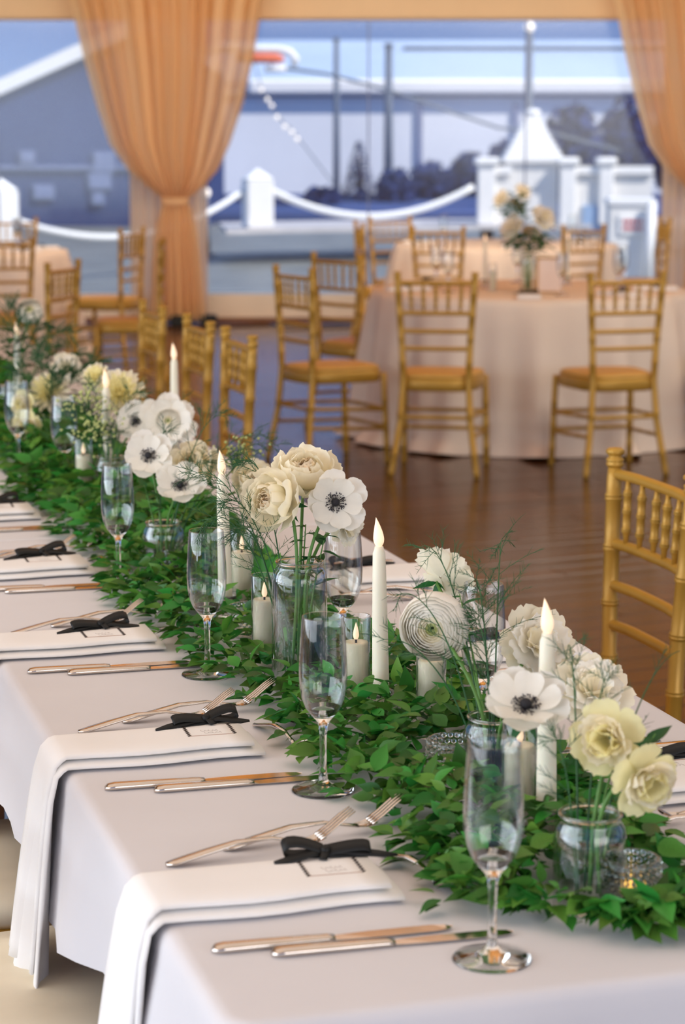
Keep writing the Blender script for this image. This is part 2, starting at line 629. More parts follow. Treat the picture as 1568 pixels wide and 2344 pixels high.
tr_ = [428, 440, 452, 462, 470]
def tail_fn(u, v):
    y = lerp_tab(v, ty)
    a, b = rc(lerp_tab(v, tl), y, DR), rc(lerp_tab(v, tr_), y, DR)
    amp = 0.018 + 0.045 * v
    return (a[0] + (b[0] - a[0]) * u - s0, amp * (math.sin(u * 2 * PI * 7 + math.sin(u * 7)) + 0.4 * math.sin(u * 2 * PI * 15)), max(0.015, a[2]))
obj('tail', MB().grid(tail_fn, 110, 16), 'drape', dr)
def tie_fn(u, v):
    w = u * 2 * PI
    return (0.115 * math.cos(w), 0.075 * math.sin(w) + 0.0, zt - 0.03 + 0.06 * v + 0.012 * math.sin(w))
obj('tie_band', MB().grid(tie_fn, 32, 4, wrap=True), 'drape', dr)
h0, h1 = rc(296, 735, DR)[0] - s0, rc(474, 735, DR)[0] - s0
def sheer_fn(u, v):
    return (h0 + (h1 - h0) * u, 0.19 + 0.03 * math.sin(u * 2 * PI * 9 + math.sin(u * 11)) + 0.012 * math.sin(u * 2 * PI * 21), 0.02 + (zb - 0.0) * v)
obj('sheer_panel', MB().grid(sheer_fn, 120, 8), 'sheer', dr)
for s, d in ((rc(412, 740, DR)[0] - s0, -0.10), (rc(478, 740, DR)[0] - s0, 0.02)):
    obj('weight', MB().box((s, d, 0.045), (0.13, 0.12, 0.09), bev=0.012), 'black_iron', dr, False)
dr2 = dup(dr, ROOM @ Vector((s0 + BAY, DR, 0)), label='peach sheer drape tied in at the middle, at the right edge')

# low wooden step by the far wall
st = thing('wooden_step', 'low brown wooden step on the floor by the far wall', 'step', at(560, 728, 0.0), -YAW)
obj('tread', MB().box((0, 0.12, 0.085), (0.52, 0.34, 0.03), bev=0.006), 'brown_wood', st, False)
for sx in (-0.2, 0.2):
    obj('riser', MB().box((sx, 0.12, 0.035), (0.04, 0.3, 0.07)), 'brown_wood', st, False)

# ------------------------------------------------------------------ beyond the clear wall: harbour, dock, buildings
water = struct('harbour_water', MB().box((0, 220, -0.62), (300, 403, 0.1), ROOM), 'harbour_water')
water['kind'] = 'structure'

# deck between the post and the kiosk
dk = MB()
dpts = [(-1.9, 36.4), (-1.0, 37.0), (2.3, 38.2), (9, 40.0)]
vs = []
for s, d in dpts:
    vs += [(s, d, 0), (s - 0.3, d + 3.2, 0), (s, d, -0.07), (s - 0.3, d + 3.2, -0.07)]
fs = []
for i in range(len(dpts) - 1):
    a, b = i * 4, i * 4 + 4
    fs += [(a, b, b + 1, a + 1), (a + 2, a + 3, b + 3, b + 2), (a, a + 2, b + 2, b), (a + 1, b + 1, b + 3, a + 3)]
fs += [(0, 1, 3, 2), (12, 14, 15, 13)]
dock = tag(obj('dock', dk.add(vs, fs, ROOM), 'dock_deck', None, False), 'pale wooden dock deck running behind the tent over grey water', 'dock')
for s, d in ((2.6, 40.0), (6.5, 41.2)):
    obj('piling', MB().tube([(s, d, -0.8), (s, d, -0.06)], 0.12, 10, ROOM), 'brown_wood', dock)

def dock_post(px_c, py_top, py_bot, dist, w, z0, label):
    s = rc(px_c, py_bot, dist)[0]
    ztop = rc(px_c, py_top, dist)[2]
    t = thing('dock_post', label, 'post', ROOM @ Vector((s, dist, z0)), -YAW + 0.25, 'white posts along the dock')
    h = ztop - z0
    k = w * 0.5
    obj('shaft', MB().box((0, 0, (h - k * 0.75) / 2), (w, w, h - k * 0.75), bev=0.03), 'white_paint', t, False)
    c = MB()
    zz = h - k * 0.75
    c.add([(-k * 1.02, -k * 1.02, zz), (k * 1.02, -k * 1.02, zz), (k * 1.02, k * 1.02, zz), (-k * 1.02, k * 1.02, zz), (0, 0, h)],
          [(3, 2, 1, 0), (0, 1, 4), (1, 2, 4), (2, 3, 4), (3, 0, 4)])
    obj('cap', c, 'white_paint', t, False)
    return ROOM @ Vector((s, dist, z0 + h * 0.62))
p1 = dock_post(590, 385, 520, 37.2, 0.46, 0.0, 'white dock post with a pointed cap right of the left drape')
p0 = dock_post(6, 408, 560, 30.5, 0.42, -0.56, 'white dock post with a pointed cap cut by the left edge')

def rope(a, b, sag, r, label):
    pts = []
    for i in range(25):
        t = i / 24
        p = a.lerp(b, t)
        p.z -= sag * 4 * t * (1 - t)
        pts.append(p)
    tag(obj('dock_rope', MB().tube(pts, r, 8), 'rope'), label, 'rope', 'white ropes slung between the dock posts')
toL = (p0 - p1).normalized()
kpost = ROOM @ Vector((rc(1108, 500, 38.6)[0], 38.6, rc(1095, 428, 38.6)[2]))
rope(p0 + RIGHT * 0.2, p1 - RIGHT * 0.25, 0.46, 0.05, 'white rope sagging from the left edge post to the middle dock post')
rope(p1 + RIGHT * 0.25, kpost - RIGHT * 0.2, 0.46, 0.058, 'white rope sagging from the middle dock post to the white kiosk')

# kiosk: tower with a stepped pyramid roof and capped rail posts
KD = 38.8
def kx(px):
    return rc(px, 400, KD)[0]
def kz(py):
    return rc(1200, py, KD)[2]
ks = kx(1222)
kio = thing('dock_kiosk', 'white dock kiosk with a stepped pyramid roof and capped rail posts', 'kiosk', ROOM @ Vector((ks, KD, 0)), -YAW)
tw = (kx(1280) - kx(1165))
obj('tower', MB().box((0, 0.5, kz(368) / 2 + 0.0), (tw * 0.98, tw * 0.9, kz(368)), bev=0.02), 'grey_panel', kio, False)
zr0, zr1 = kz(372), kz(262)
n = 9
for i in range(n):
    w = tw * 1.06 * (1 - i / n) + 0.14
    obj('roof_step', MB().box((0, 0.5, zr0 + (zr1 - zr0) * (i + 0.5) / n), (w, w * 0.9, (zr1 - zr0) / n), bev=0.012), 'white_paint', kio, False)
obj('finial', MB().lathe([(0, zr1), (0.14, zr1), (0.15, zr1 + 0.05), (0.12, kz(250)), (0, kz(248))], 12, Matrix.Translation((0, 0.5, 0))), 'white_paint', kio)
for a, b in ((1088, 1138), (1276, 1322), (1366, 1408)):
    c, w = (kx(a) + kx(b)) / 2 - ks, (kx(b) - kx(a)) * 0.78
    o = obj('rail_post', MB().box((c, 0, kz(378) / 2), (w, w, kz(378)), bev=0.015), 'white_paint', kio, False)
    obj('post_cap', MB().box((c, 0, kz(369)), (w * 1.4, w * 1.4, 0.13), bev=0.03), 'white_paint', o, False)
for a, b in ((1112, 1170), (1300, 1386), (1388, 1494)):
    c, w = (kx(a) + kx(b)) / 2 - ks, kx(b) - kx(a)
    obj('top_rail', MB().box((c, 0, kz(390)), (w, 0.16, 0.14), bev=0.01), 'white_paint', kio, False)
    obj('rail_panel', MB().box((c, 0.04, kz(400) / 2), (w, 0.06, kz(400) - 0.02)), 'grey_panel', kio, False)
obj('hatch', MB().box((kx(1366) - ks, -0.02, (kz(470) + kz(530)) / 2), (kx(1398) - kx(1336), 0.06, kz(470) - kz(530))), 'blue_panel', kio, False)

cab = thing('dock_cabinet', 'white cabinet with a leaning white post by the kiosk', 'cabinet', ROOM @ Vector((rc(1440, 600, 30)[0], 30, -0.5)), -YAW)
cx0, cx1 = rc(1392, 600, 30)[0] - rc(1440, 600, 30)[0], rc(1494, 600, 30)[0] - rc(1440, 600, 30)[0]
ctop = rc(1440, 462, 30)[2] + 0.5
obj('body', MB().box(((cx0 + cx1) / 2, 0.2, ctop / 2), (cx1 - cx0, 0.4, ctop), bev=0.01), 'grey_panel', cab, False)
obj('top_board', MB().box(((cx0 + cx1) / 2, 0.2, ctop), (cx1 - cx0 + 0.04, 0.46, 0.09), bev=0.01), 'white_paint', cab, False)
obj('post', MB().tube([(cx1 - 0.10, -0.12, 0), (cx1 - 0.04, -0.12, ctop)], 0.065, 8), 'white_paint', cab)
sg = thing('dock_sign', 'small white sign with two rows of red lettering', 'sign', ROOM @ Vector((rc(1448, 515, 29.98)[0], 29.985, rc(1448, 515, 29.98)[2] - 0.12)), -YAW)
obj('board', MB().box((0, 0, 0.12), (0.38, 0.03, 0.26), bev=0.006), 'white_paint', sg, False)
for z, n in ((0.165, 5), (0.075, 6)):
    for k in range(n):
        obj('red_mark', MB().box((-0.14 + 0.28 * (k + 0.5) / n, -0.02, z), (0.28 / n * 0.72, 0.012, 0.055), bev=0.004), 'sign_red', sg, False)

# lamp and poles
def pole(px, ytop, dist, z0, r, label, bulb=False, name='dock_pole', cat='pole'):
    s, _, z = rc(px, ytop, dist)
    t = thing(name, label, cat, ROOM @ Vector((s, dist, z0)), -YAW)
    obj('shaft', MB().tube([(0, 0, 0), (0, 0, (z - z0) * 0.5), (0, 0, z - z0)], [r * 1.15, r, r * 0.85], 10), 'steel_grey', t)
    obj('foot_plate', MB().lathe([(0, 0), (r * 2.4, 0), (r * 2.4, 0.06), (r * 1.2, 0.1), (0, 0.1)], 12), 'steel_grey', t)
    if bulb:
        obj('globe', MB().lathe([(0, -0.09)] + [(0.09 * math.sin(a * PI / 8), -0.09 * math.cos(a * PI / 8)) for a in range(1, 8)] + [(0, 0.09)], 12, Matrix.Translation((0, 0, z - z0 + 0.08))), 'bulb', t)
    else:
        obj('cap', MB().lathe([(0, z - z0), (r * 1.2, z - z0), (r, z - z0 + 0.06), (0, z - z0 + 0.09)], 10), 'steel_grey', t)
pole(1212, 72, 40.6, 0.0, 0.08, 'tall grey lamp pole with a globe rising behind the kiosk', True, 'lamp_pole', 'lamp')
pole(770, 92, 66.0, -0.5, 0.09, 'thin grey pole left of the dark cone tree')
pole(890, 105, 66.0, -0.5, 0.13, 'thin grey pole right of the dark cone tree')
pole(470, 452, 39.0, -0.6, 0.07, 'short pole with a white globe beside the left drape', True, 'dock_light', 'lamp')

# pale boat shed with a white gutter, dark shed with a white gable board
BD = 70.0
def bx(px):
    return rc(px, 300, BD)[0]
def bz(py):
    return rc(900, py, BD)[2]
sh = thing('pale_boat_shed', 'long pale blue boat shed with a white gutter across the water', 'building', ROOM @ Vector((bx(1020), BD, -0.57)), -YAW)
o0 = bx(1020)
L0, L1 = bx(480) - o0, bx(1640) - o0
obj('wall', MB().box(((L0 + L1) / 2, 3, (bz(200) + 0.57) / 2), (L1 - L0, 6, bz(200) + 0.57)), 'awning', sh, False)
zr = rc(900, 92, BD + 6)[2] + 0.57
zg = bz(182) + 0.57
rf = MB().add([(L0, -0.1, zg), (L1, -0.1, zg), (L1, 6, zr), (L0, 6, zr), (L0, -0.1, zg - 0.12), (L1, -0.1, zg - 0.12), (L1, 6, zr - 0.12), (L0, 6, zr - 0.12)],
              [(0, 1, 2, 3), (7, 6, 5, 4), (0, 4, 5, 1), (2, 6, 7, 3), (0, 3, 7, 4), (1, 5, 6, 2)])
obj('roof', rf, 'shed_roof', sh, False)
obj('roof_bar', MB().box(((L0 + L1) / 2 + 3.0, 4.4, zg + (zr - zg) * 0.76), ((L1 - L0) * 0.6, 0.3, 0.16)), 'steel_grey', sh, False)
zg2 = bz(216) + 0.57
obj('gutter', MB().box(((L0 + L1) / 2 + (bx(570) - bx(480)) / 2, -0.22, (zg + zg2) / 2), (L1 - L0 - (bx(570) - bx(480)), 0.3, zg - zg2), bev=0.08), 'white_paint', sh, False)
obj('gutter_shade', MB().box(((L0 + L1) / 2, -0.06, zg2 - 0.04), (L1 - L0, 0.12, 0.07)), 'steel_grey', sh, False)  # dark strip standing for the shadow beneath the gutter
for px in (960, 1180):
    obj('wall_post', MB().box((bx(px) - o0, -0.06, (zg2 - 0.3) / 2), (0.18, 0.1, zg2 - 0.3)), 'window_grey', sh, False)

GD = 52.0
def gp(px, py):
    s, _, z = rc(px, py, GD)
    return s, z
g0 = gp(260, 400)[0]
gb = thing('dark_boat_shed', 'dark blue boat shed with a white gable board at the left', 'building', ROOM @ Vector((g0, GD, -0.57)), -YAW)
A, B, C_, D_ = gp(-260, 330), gp(335, 62), gp(474, 150), gp(474, 400)
wl_pts = [(A[0] - g0, A[1] + 0.57), (B[0] - g0, B[1] + 0.57), (C_[0] - g0, C_[1] + 0.57), (C_[0] - g0, 0), (A[0] - g0, 0)]
vs = [(x, 0, z) for x, z in wl_pts] + [(x, 7, z) for x, z in wl_pts]
k = 5
fs = [tuple(reversed(range(5))), tuple(range(5, 10))] + [(i, (i + 1) % 5, (i + 1) % 5 + 5, i + 5) for i in range(5)]
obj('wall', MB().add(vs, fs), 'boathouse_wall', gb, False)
for (a, b) in ((0, 1), (1, 2)):
    (xa, za), (xb, zb_) = wl_pts[a], wl_pts[b]
    obj('gable_board', MB().add([(xa, -0.2, za - 0.05), (xb, -0.2, zb_ - 0.05), (xb, -0.2, zb_ + 0.30), (xa, -0.2, za + 0.30),
                                 (xa, 7.2, za - 0.05), (xb, 7.2, zb_ - 0.05), (xb, 7.2, zb_ + 0.30), (xa, 7.2, za + 0.30)],
                                [(0, 1, 2, 3), (7, 6, 5, 4), (0, 4, 5, 1), (2, 6, 7, 3), (0, 3, 7, 4), (1, 5, 6, 2)]), 'white_paint', gb, False)
zz = gp(150, 383)[1] + 0.57
obj('belt_board', MB().box((gp(100, 383)[0] - g0 + 0.6, -0.05, zz), (4.2, 0.1, 0.09)), 'window_grey', gb, False)
for px, py, w, h in ((238, 372, 0.5, 0.5), (228, 415, 0.55, 0.4), (100, 440, 0.5, 0.35), (62, 360, 0.35, 0.3), (225, 455, 0.3, 0.3)):
    x, z = gp(px, py)
    f = obj('shed_window', MB().box((x - g0, -0.04, z + 0.57), (w, 0.08, h), bev=0.01), 'window_grey', gb, False)
    obj('pane', MB().box((x - g0, -0.09, z + 0.57), (w * 0.8, 0.03, h * 0.8)), 'dim_pane', f, False)

# trees and bushes on the far bank
def blob(t, c, r, n, material, name, seed):
    m = MB()
    rr_ = random.Random(seed)
    for k in range(n):
        d = Vector((rr_.gauss(0, 1), rr_.gauss(0, 1), rr_.gauss(0, 1))).normalized() * rr_.uniform(0.25, 1.0)
        q = Vector(c) + Vector((d.x * r[0], d.y * r[1], d.z * r[2]))
        a = Vector((rr_.gauss(0, 1), rr_.gauss(0, 1), rr_.gauss(0, 1))).normalized()
        b = a.orthogonal().normalized()
        c2 = a.cross(b)
        w = rr_.uniform(0.10, 0.2) * min(r[0], r[2]) + 0.05
        m.add([q - b * w, q + c2 * w * 0.6, q + b * w, q - c2 * w * 0.6 + a * w * 0.3], [(0, 1, 2), (0, 2, 3)])
    return obj(name, m, material, t, False)

def bank_tree(px, py_top, py_bot, wpx, dist, label, seed, cone=False, name='bank_tree'):
    s, _, z1 = rc(px, py_top, dist)
    z0 = -0.57
    w = wpx / FPX * dist / 2
    t = thing(name, label, 'tree', ROOM @ Vector((s, dist, z0)), -YAW, 'dark trees on the far bank')
    h = z1 - z0
    obj('trunk', MB().tube([(0, 0, 0), (0.02, 0, h * 0.5), (0, 0, h * 0.8)], [0.12, 0.09, 0.04], 8), 'brown_wood', t)
    if cone:
        m = MB()
        rr_ = random.Random(seed)
        for k in range(1500):
            v = rr_.random() ** 1.3
            ang = rr_.uniform(0, 2 * PI)
            rad = w * (1 - v) ** 0.85 * rr_.uniform(0.5, 1.0) + 0.02
            q = Vector((rad * math.cos(ang), rad * math.sin(ang), h * (0.06 + 0.94 * v)))
            a = Vector((math.cos(ang), math.sin(ang), rr_.uniform(-0.6, 0.2)))
            b = Vector((-math.sin(ang), math.cos(ang), 0))
            L = 0.22 * (1 - 0.6 * v)
            m.add([q, q + a * L * 0.5 + b * L * 0.3, q + a * L, q + a * L * 0.5 - b * L * 0.3], [(0, 1, 2), (0, 2, 3)])
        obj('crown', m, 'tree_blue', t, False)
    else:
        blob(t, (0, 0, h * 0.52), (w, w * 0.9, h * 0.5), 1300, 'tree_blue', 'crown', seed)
bank_tree(822, 322, 450, 96, 62, 'dark cone shaped evergreen standing before the pale boat shed', 3, True)
for i, (px, py, w, lab) in enumerate([
        (735, 428, 110, 'low dark round bush left of the cone tree'),
        (905, 388, 110, 'low dark bush just right of the cone tree'),
        (985, 372, 130, 'dark bush between the cone tree and the kiosk'),
        (1075, 352, 130, 'dark bush behind the left kiosk post'),
        (1160, 318, 130, 'dark tree behind the left side of the kiosk tower'),
        (1310, 235, 170, 'taller dark tree behind the right side of the kiosk'),
        (1430, 232, 170, 'tall dark tree behind the right kiosk rail'),
        (1560, 230, 170, 'tall dark tree behind the right drape'),
        (650, 455, 110, 'lowest dark bush behind the middle dock post'),
        (530, 450, 110, 'low dark bush between left drape and dock post')]):
    bank_tree(px, py, 470, w * .8, 58.5 + 2.6 * (i % 4), lab, 20 + i, False, 'bank_bush' if i not in (4, 5, 6, 7) else 'bank_tree')
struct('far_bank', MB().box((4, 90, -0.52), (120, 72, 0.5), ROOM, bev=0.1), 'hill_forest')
# wooded ridge far off
hm = MB()
def ridge(u, v):
    s = (u - 0.5) * 500
    z = (2 + 6 * (0.5 + 0.5 * math.sin(u * 17)) + 5 * noise.noise(Vector((u * 9, 0.3, 0)))) * math.sin(v * PI / 2)
    return ROOM @ Vector((s, 210 + 120 * v, -1 + max(0, z) * 0.55))
hm.grid(ridge, 80, 6)
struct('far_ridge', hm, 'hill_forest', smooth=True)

# davit with an orange float, its cable, and bulbs standing for a reflection in the vinyl
DV = 44.0
ms = rc(452, 110, DV)
dav = thing('boat_davit', 'white davit with a curved end and an orange float right of the left drape', 'davit', ROOM @ Vector((ms[0], DV, -0.6)), -YAW)
def dvp(px, py):
    s, _, z = rc(px, py, DV)
    return (s - ms[0], 0, z + 0.6)
obj('mast', MB().tube([(0, 0, 0), (0, 0, ms[2] + 0.62)], 0.09, 10), 'white_paint', dav)
obj('arm', MB().tube([dvp(452, 112), dvp(560, 112), dvp(640, 113), dvp(664, 119), dvp(677, 134), dvp(672, 151)], 0.075, 10), 'white_paint', dav)
obj('float', MB().tube([dvp(540, 133), dvp(575, 133), dvp(635, 134), dvp(650, 136)], [0.06, 0.10, 0.10, 0.05], 10), 'orange_paint', dav)
obj('hook_block', MB().tube([dvp(606, 158), dvp(655, 157)], 0.06, 8), 'white_paint', dav)
obj('hanger', MB().tube([dvp(620, 113), dvp(620, 157)], 0.012, 6), 'steel_grey', dav)
cpts = [ahead_pt(px, py, DV + 0.2) for px, py in ((655, 157), (740, 168), (830, 190), (940, 222), (1050, 262), (1140, 292), (1250, 302), (1420, 345))]
cb = tag(obj('davit_cable', MB().tube(cpts, 0.035, 6), 'steel_grey'), 'dark cable slanting down from the davit behind the kiosk', 'cable')
sl = thing('reflected_bulbs', 'string of small white bulbs slanting down below the davit, built for a reflection', 'lights', ahead_pt(574, 116, 43.95))
o_ = ahead_pt(574, 116, 43.95)
spts = [ahead_pt(px, py, 43.95) - o_ for px, py in ((574, 116), (598, 200), (612, 222), (622, 236), (634, 262), (652, 284), (668, 296), (680, 312), (770, 430))]
obj('cord', MB().tube(spts, 0.012, 5), 'steel_grey', sl)
bme = MB().lathe([(0, -0.045)] + [(0.045 * math.sin(a * PI / 8), -0.045 * math.cos(a * PI / 8)) for a in range(1, 8)] + [(0, 0.045)], 10).mesh('bulb', 'bulb')
for q in spts[1:8]:
    put('bulb', bme, sl, Matrix.Translation(q - Vector((0, 0, 0.05))))

# ------------------------------------------------------------------ chairs
def bamboo(pts, r, n=10, rings=(), M=None):
    """a turned rod with bamboo rings at the given fractions"""
    pts = [Vector(p) for p in pts]
    seg = [(pts[i + 1] - pts[i]).length for i in range(len(pts) - 1)]
    tot = sum(seg)
    def pos(t):
        d = t * tot
        for i, s in enumerate(seg):
            if d <= s or i == len(seg) - 1:
                return pts[i].lerp(pts[i + 1], min(1, d / s))
            d -= s
    stops = [(0, 0.85), (0.03, 1.0), (0.97, 1.0), (1, 0.85)]
    acc = 0
    for s in seg[:-1]:
        acc += s
        stops.append((acc / tot, 1.0))
    e = 0.004 / tot
    for t in rings:
        stops += [(t - 2.2 * e, 1.0), (t - 1.2 * e, 1.16), (t - 0.3 * e, 1.16), (t, 1.0), (t + 0.3 * e, 1.16), (t + 1.2 * e, 1.16), (t + 2.2 * e, 1.0)]
    stops.sort()
    m = MB()
    m.tube([pos(t) for t, _ in stops], [r * k for _, k in stops], n, M)
    return m

H_CH = 0.925
def post_pts(sx):
    return [(sx * 0.196, -0.235, 0.0), (sx * 0.160, -0.195, 0.25), (sx * 0.148, -0.18, 0.44), (sx * 0.156, -0.183, 0.62), (sx * 0.175, -0.196, H_CH - 0.03)]
def post_at(sx, z):
    p = [Vector(q) for q in post_pts(sx)]
    for a, b in zip(p, p[1:]):
        if a.z <= z <= b.z:
            return a.lerp(b, (z - a.z) / (b.z - a.z))
    return p[-1]

CH = {}
def chair_parts():
    for sx in (-1, 1):
        m = bamboo(post_pts(sx), 0.0155, 10, (0.12, 0.32, 0.58, 0.7, 0.82, 0.93))
        top = Vector(post_pts(sx)[-1])
        fin = [(0.0, -0.004), (0.0155, -0.004), (0.0175, 0.0), (0.0175, 0.004), (0.0155, 0.006), (0.0175, 0.008), (0.0175, 0.012), (0.013, 0.015), (0.013, 0.019), (0.0185, 0.023), (0.0185, 0.029), (0.013, 0.033), (0, 0.034)]
        m.lathe(fin, 12, Matrix.Translation(top))
        CH['back_post%d' % sx] = m.mesh('back_post', 'gold')
        CH['front_leg%d' % sx] = bamboo([(sx * 0.196, 0.20, 0), (sx * 0.188, 0.182, 0.43)], 0.015, 10, (0.2, 0.45, 0.7)).mesh('front_leg', 'gold')
        for k, z in enumerate((0.185, 0.275)):
            a = post_at(sx, z)
            b = Vector((sx * 0.192, 0.19, z - 0.02))
            CH['side%d_%d' % (sx, k)] = bamboo([a, b], 0.009, 8, (0.33, 0.66)).mesh('stretcher', 'gold')
    for k, z in enumerate((0.175, 0.26)):
        CH['front_%d' % k] = bamboo([(-0.193, 0.19, z), (0.193, 0.19, z)], 0.009, 8, (0.33, 0.66)).mesh('stretcher', 'gold')
    CH['back_s'] = bamboo([post_at(-1, 0.27), post_at(1, 0.27)], 0.009, 8, (0.33, 0.66)).mesh('stretcher', 'gold')
    for k, z in enumerate((0.878, 0.742, 0.66, 0.582)):
        a, b = post_at(-1, z), post_at(1, z)
        c = (a + b) / 2 + Vector((0, -0.012, 0))
        CH['rail%d' % k] = bamboo([a, a.lerp(c, 0.5) + Vector((0, -0.005, 0)), c, b.lerp(c, 0.5) + Vector((0, -0.005, 0)), b], 0.0105, 10, ()).mesh('back_rail', 'gold')
    for k in range(5):
        t = (k + 1) / 6
        a = post_at(-1, 0.744).lerp(post_at(1, 0.744), t) + Vector((0, -0.012 * (1 - abs(2 * t - 1)), 0))
        b = post_at(-1, 0.876).lerp(post_at(1, 0.876), t) + Vector((0, -0.012 * (1 - abs(2 * t - 1)), 0))
        m = MB()
        st = [(0, .55), (.16, .75), (.2, 1), (.22, 1.25), (.24, 1), (.25, 1.25), (.27, 1), (.48, 1), (.5, 1.25), (.52, 1), (.53, 1.25), (.55, 1), (.74, 1), (.76, 1.25), (.78, 1), (.79, 1.25), (.81, .95), (.86, .75), (1, .55)]
        m.tube([a.lerp(b, q) for q, _ in st], [0.0085 * w for _, w in st], 8)
        CH['spindle%d' % k] = m.mesh('spindle', 'gold')
    # seat: rounded trapezoid with a slightly dished top
    def outline(q, grow):
        w = q * 2 * PI
        c, s = math.cos(w), math.sin(w)
        x = abs(c) ** 0.55 * (1 if c > 0 else -1)
        y = abs(s) ** 0.55 * (1 if s > 0 else -1)
        half = 0.185 + 0.021 * y
        return x * (half + grow), y * (0.20 + grow)
    def seat_ring(q, grow, z):
        x, y = outline(q, grow)
        return (x, y, z)
    def rings(spec, n=36):
        m = MB()
        rows = [[seat_ring(i / n, g, z) for i in range(n)] for g, z in spec]
        vs = [p for r in rows for p in r]
        fs = [tuple(reversed(range(n)))]
        for j in range(len(rows) - 1):
            for i in range(n):
                k = (i + 1) % n
                fs.append((j * n + i, j * n + k, (j + 1) * n + k, (j + 1) * n + i))
        fs.append(tuple(range((len(rows) - 1) * n, len(rows) * n)))
        return m.add(vs, fs)
    CH['frame'] = rings([(0.0, 0.388), (0.006, 0.393), (0.006, 0.44), (0.0, 0.446)]).mesh('seat_frame', 'gold')
    CH['seat_gold'] = rings([(-0.004, 0.446), (0.0, 0.449), (0.0, 0.458), (-0.012, 0.464), (-0.04, 0.467)]).mesh('seat', 'gold_seat')
    CH['pad'] = rings([(-0.006, 0.446), (0.006, 0.456), (0.008, 0.474), (-0.006, 0.488), (-0.05, 0.493)]).mesh('cushion', 'ivory_pad')
chair_parts()

def chair(center, face, label, group, pad=False):
    f = Vector(face)
    t = thing('banquet_chair', label, 'chair', (center[0], center[1], 0.0), math.atan2(f.y, f.x) - PI / 2, group)
    put('seat_frame', CH['frame'], t)
    if pad:
        put('cushion', CH['pad'], t)
    else:
        put('seat', CH['seat_gold'], t)
    for sx in (-1, 1):
        put('back_post', CH['back_post%d' % sx], t)
        put('leg', CH['front_leg%d' % sx], t)
        for k in range(2):
            put('stretcher', CH['side%d_%d' % (sx, k)], t)
    put('stretcher', CH['front_0'], t)
    put('stretcher', CH['front_1'], t)
    put('stretcher', CH['back_s'], t)
    for k in range(4):
        put('back_rail', CH['rail%d' % k], t)
    for k in range(5):
        put('spindle', CH['spindle%d' % k], t)
    return t

def chair_back(mid, face, *a, **k):
    """place by the middle of the back's top"""
    f = Vector((face[0], face[1], 0)).normalized()
    c = Vector((mid[0], mid[1], 0)) + f * 0.196
    return chair(c, f, *a, **k)

RT = Vector((at(1212, 661)[0], at(1212, 661)[1], 0))
T2 = Vector((at(1158, 557)[0], at(1158, 557)[1], 0))
L1 = Vector((1.78, 15.4, 0))
gR = 'gold chairs around the nearest round table'
gB = 'gold chairs around the far right round table'
gL = 'gold chairs around the far left round table'
gS = 'gold chairs along the right side of the long table'
chair(Vector((3.33, 9.56, 0)), (0.44, 0.9), 'gold chair, back to us, at the front left of the near round table', gR)
chair(Vector((4.07, 9.34, 0)), (0.02, 1), 'gold chair, back to us, at the front right of the near round table', gR)
chair(Vector((2.93, 10.0, 0)), (0.97, 0.23), 'gold chair seen side on at the left of the near round table', gR)
chair_back(Vector((3.27, 11.05, 0)), (0.82, 0.40), 'gold chair behind the side-on chair left of the near round table', gR)
chair(Vector((4.97, 9.75, 0)), (-0.75, 0.66), 'gold chair at the right edge by the near round table', gR)
chair_back(Vector((4.64, 15.10, 0)), (0.98, -0.15), 'gold chair seen edge on left of the far right table', gB)
chair_back(Vector((5.16, 16.0, 0)), (0.2, -0.95), 'gold chair on the far left side of the far right table', gB)
chair_back(Vector((4.92, 14.2, 0)), (0.5, 0.85), 'gold chair, back to us, front left of the far right table', gB)
chair_back(Vector((5.95, 14.12, 0)), (-0.25, 0.97), 'gold chair, back to us, front right of the far right table', gB)
chair_back(Vector((7.1, 15.3, 0)), (-0.9, 0.2), 'gold chair on the right of the far right table', gB)
chair_back(Vector((2.88, 14.5, 0)), (-0.8, 0.6), 'gold chair just left of the drape, by the far left table', gL)
chair_back(Vector((2.72, 12.8, 0)), (-0.97, 0.25), 'gold chair edge on in front of the left drape', gL)
chair_back(Vector((2.40, 16.6, 0)), (-0.45, -0.9), 'gold chair behind the far left round table', gL)
chair_back(Vector((1.86, 13.3, 0)), (0.1, 1), 'gold chair, back to us, before the far left table', gL)
chair_back(Vector((1.79, 10.74, 0)), (-0.8, 0.55), 'gold chair at the far left end of the right row', gS)
chair_back(Vector((1.645, 7.92, 0)), (-1, 0), 'gold chair of the right row nearest the left drape', gS)
chair_back(Vector((1.66, 7.24, 0)), (-1, 0), 'gold chair in the middle of the three edge-on row chairs', gS)
chair_back(Vector((1.665, 6.70, 0)), (-1, 0), 'gold chair nearest us of the three edge-on row chairs', gS)
chair_back(Vector((1.735, 3.765, 0)), (-1, 0.0), 'gold bamboo-style chair close up at the right edge', gS)
gLs = 'chairs with ivory pads along the left side of the long table'
chair(Vector((0.352, 3.11, 0)), (1, 0), 'gold chair with ivory pad under the cloth at the left edge', gLs, True)
chair(Vector((0.352, 2.625, 0)), (1, 0), 'gold chair with ivory pad at the bottom left corner', gLs, True)

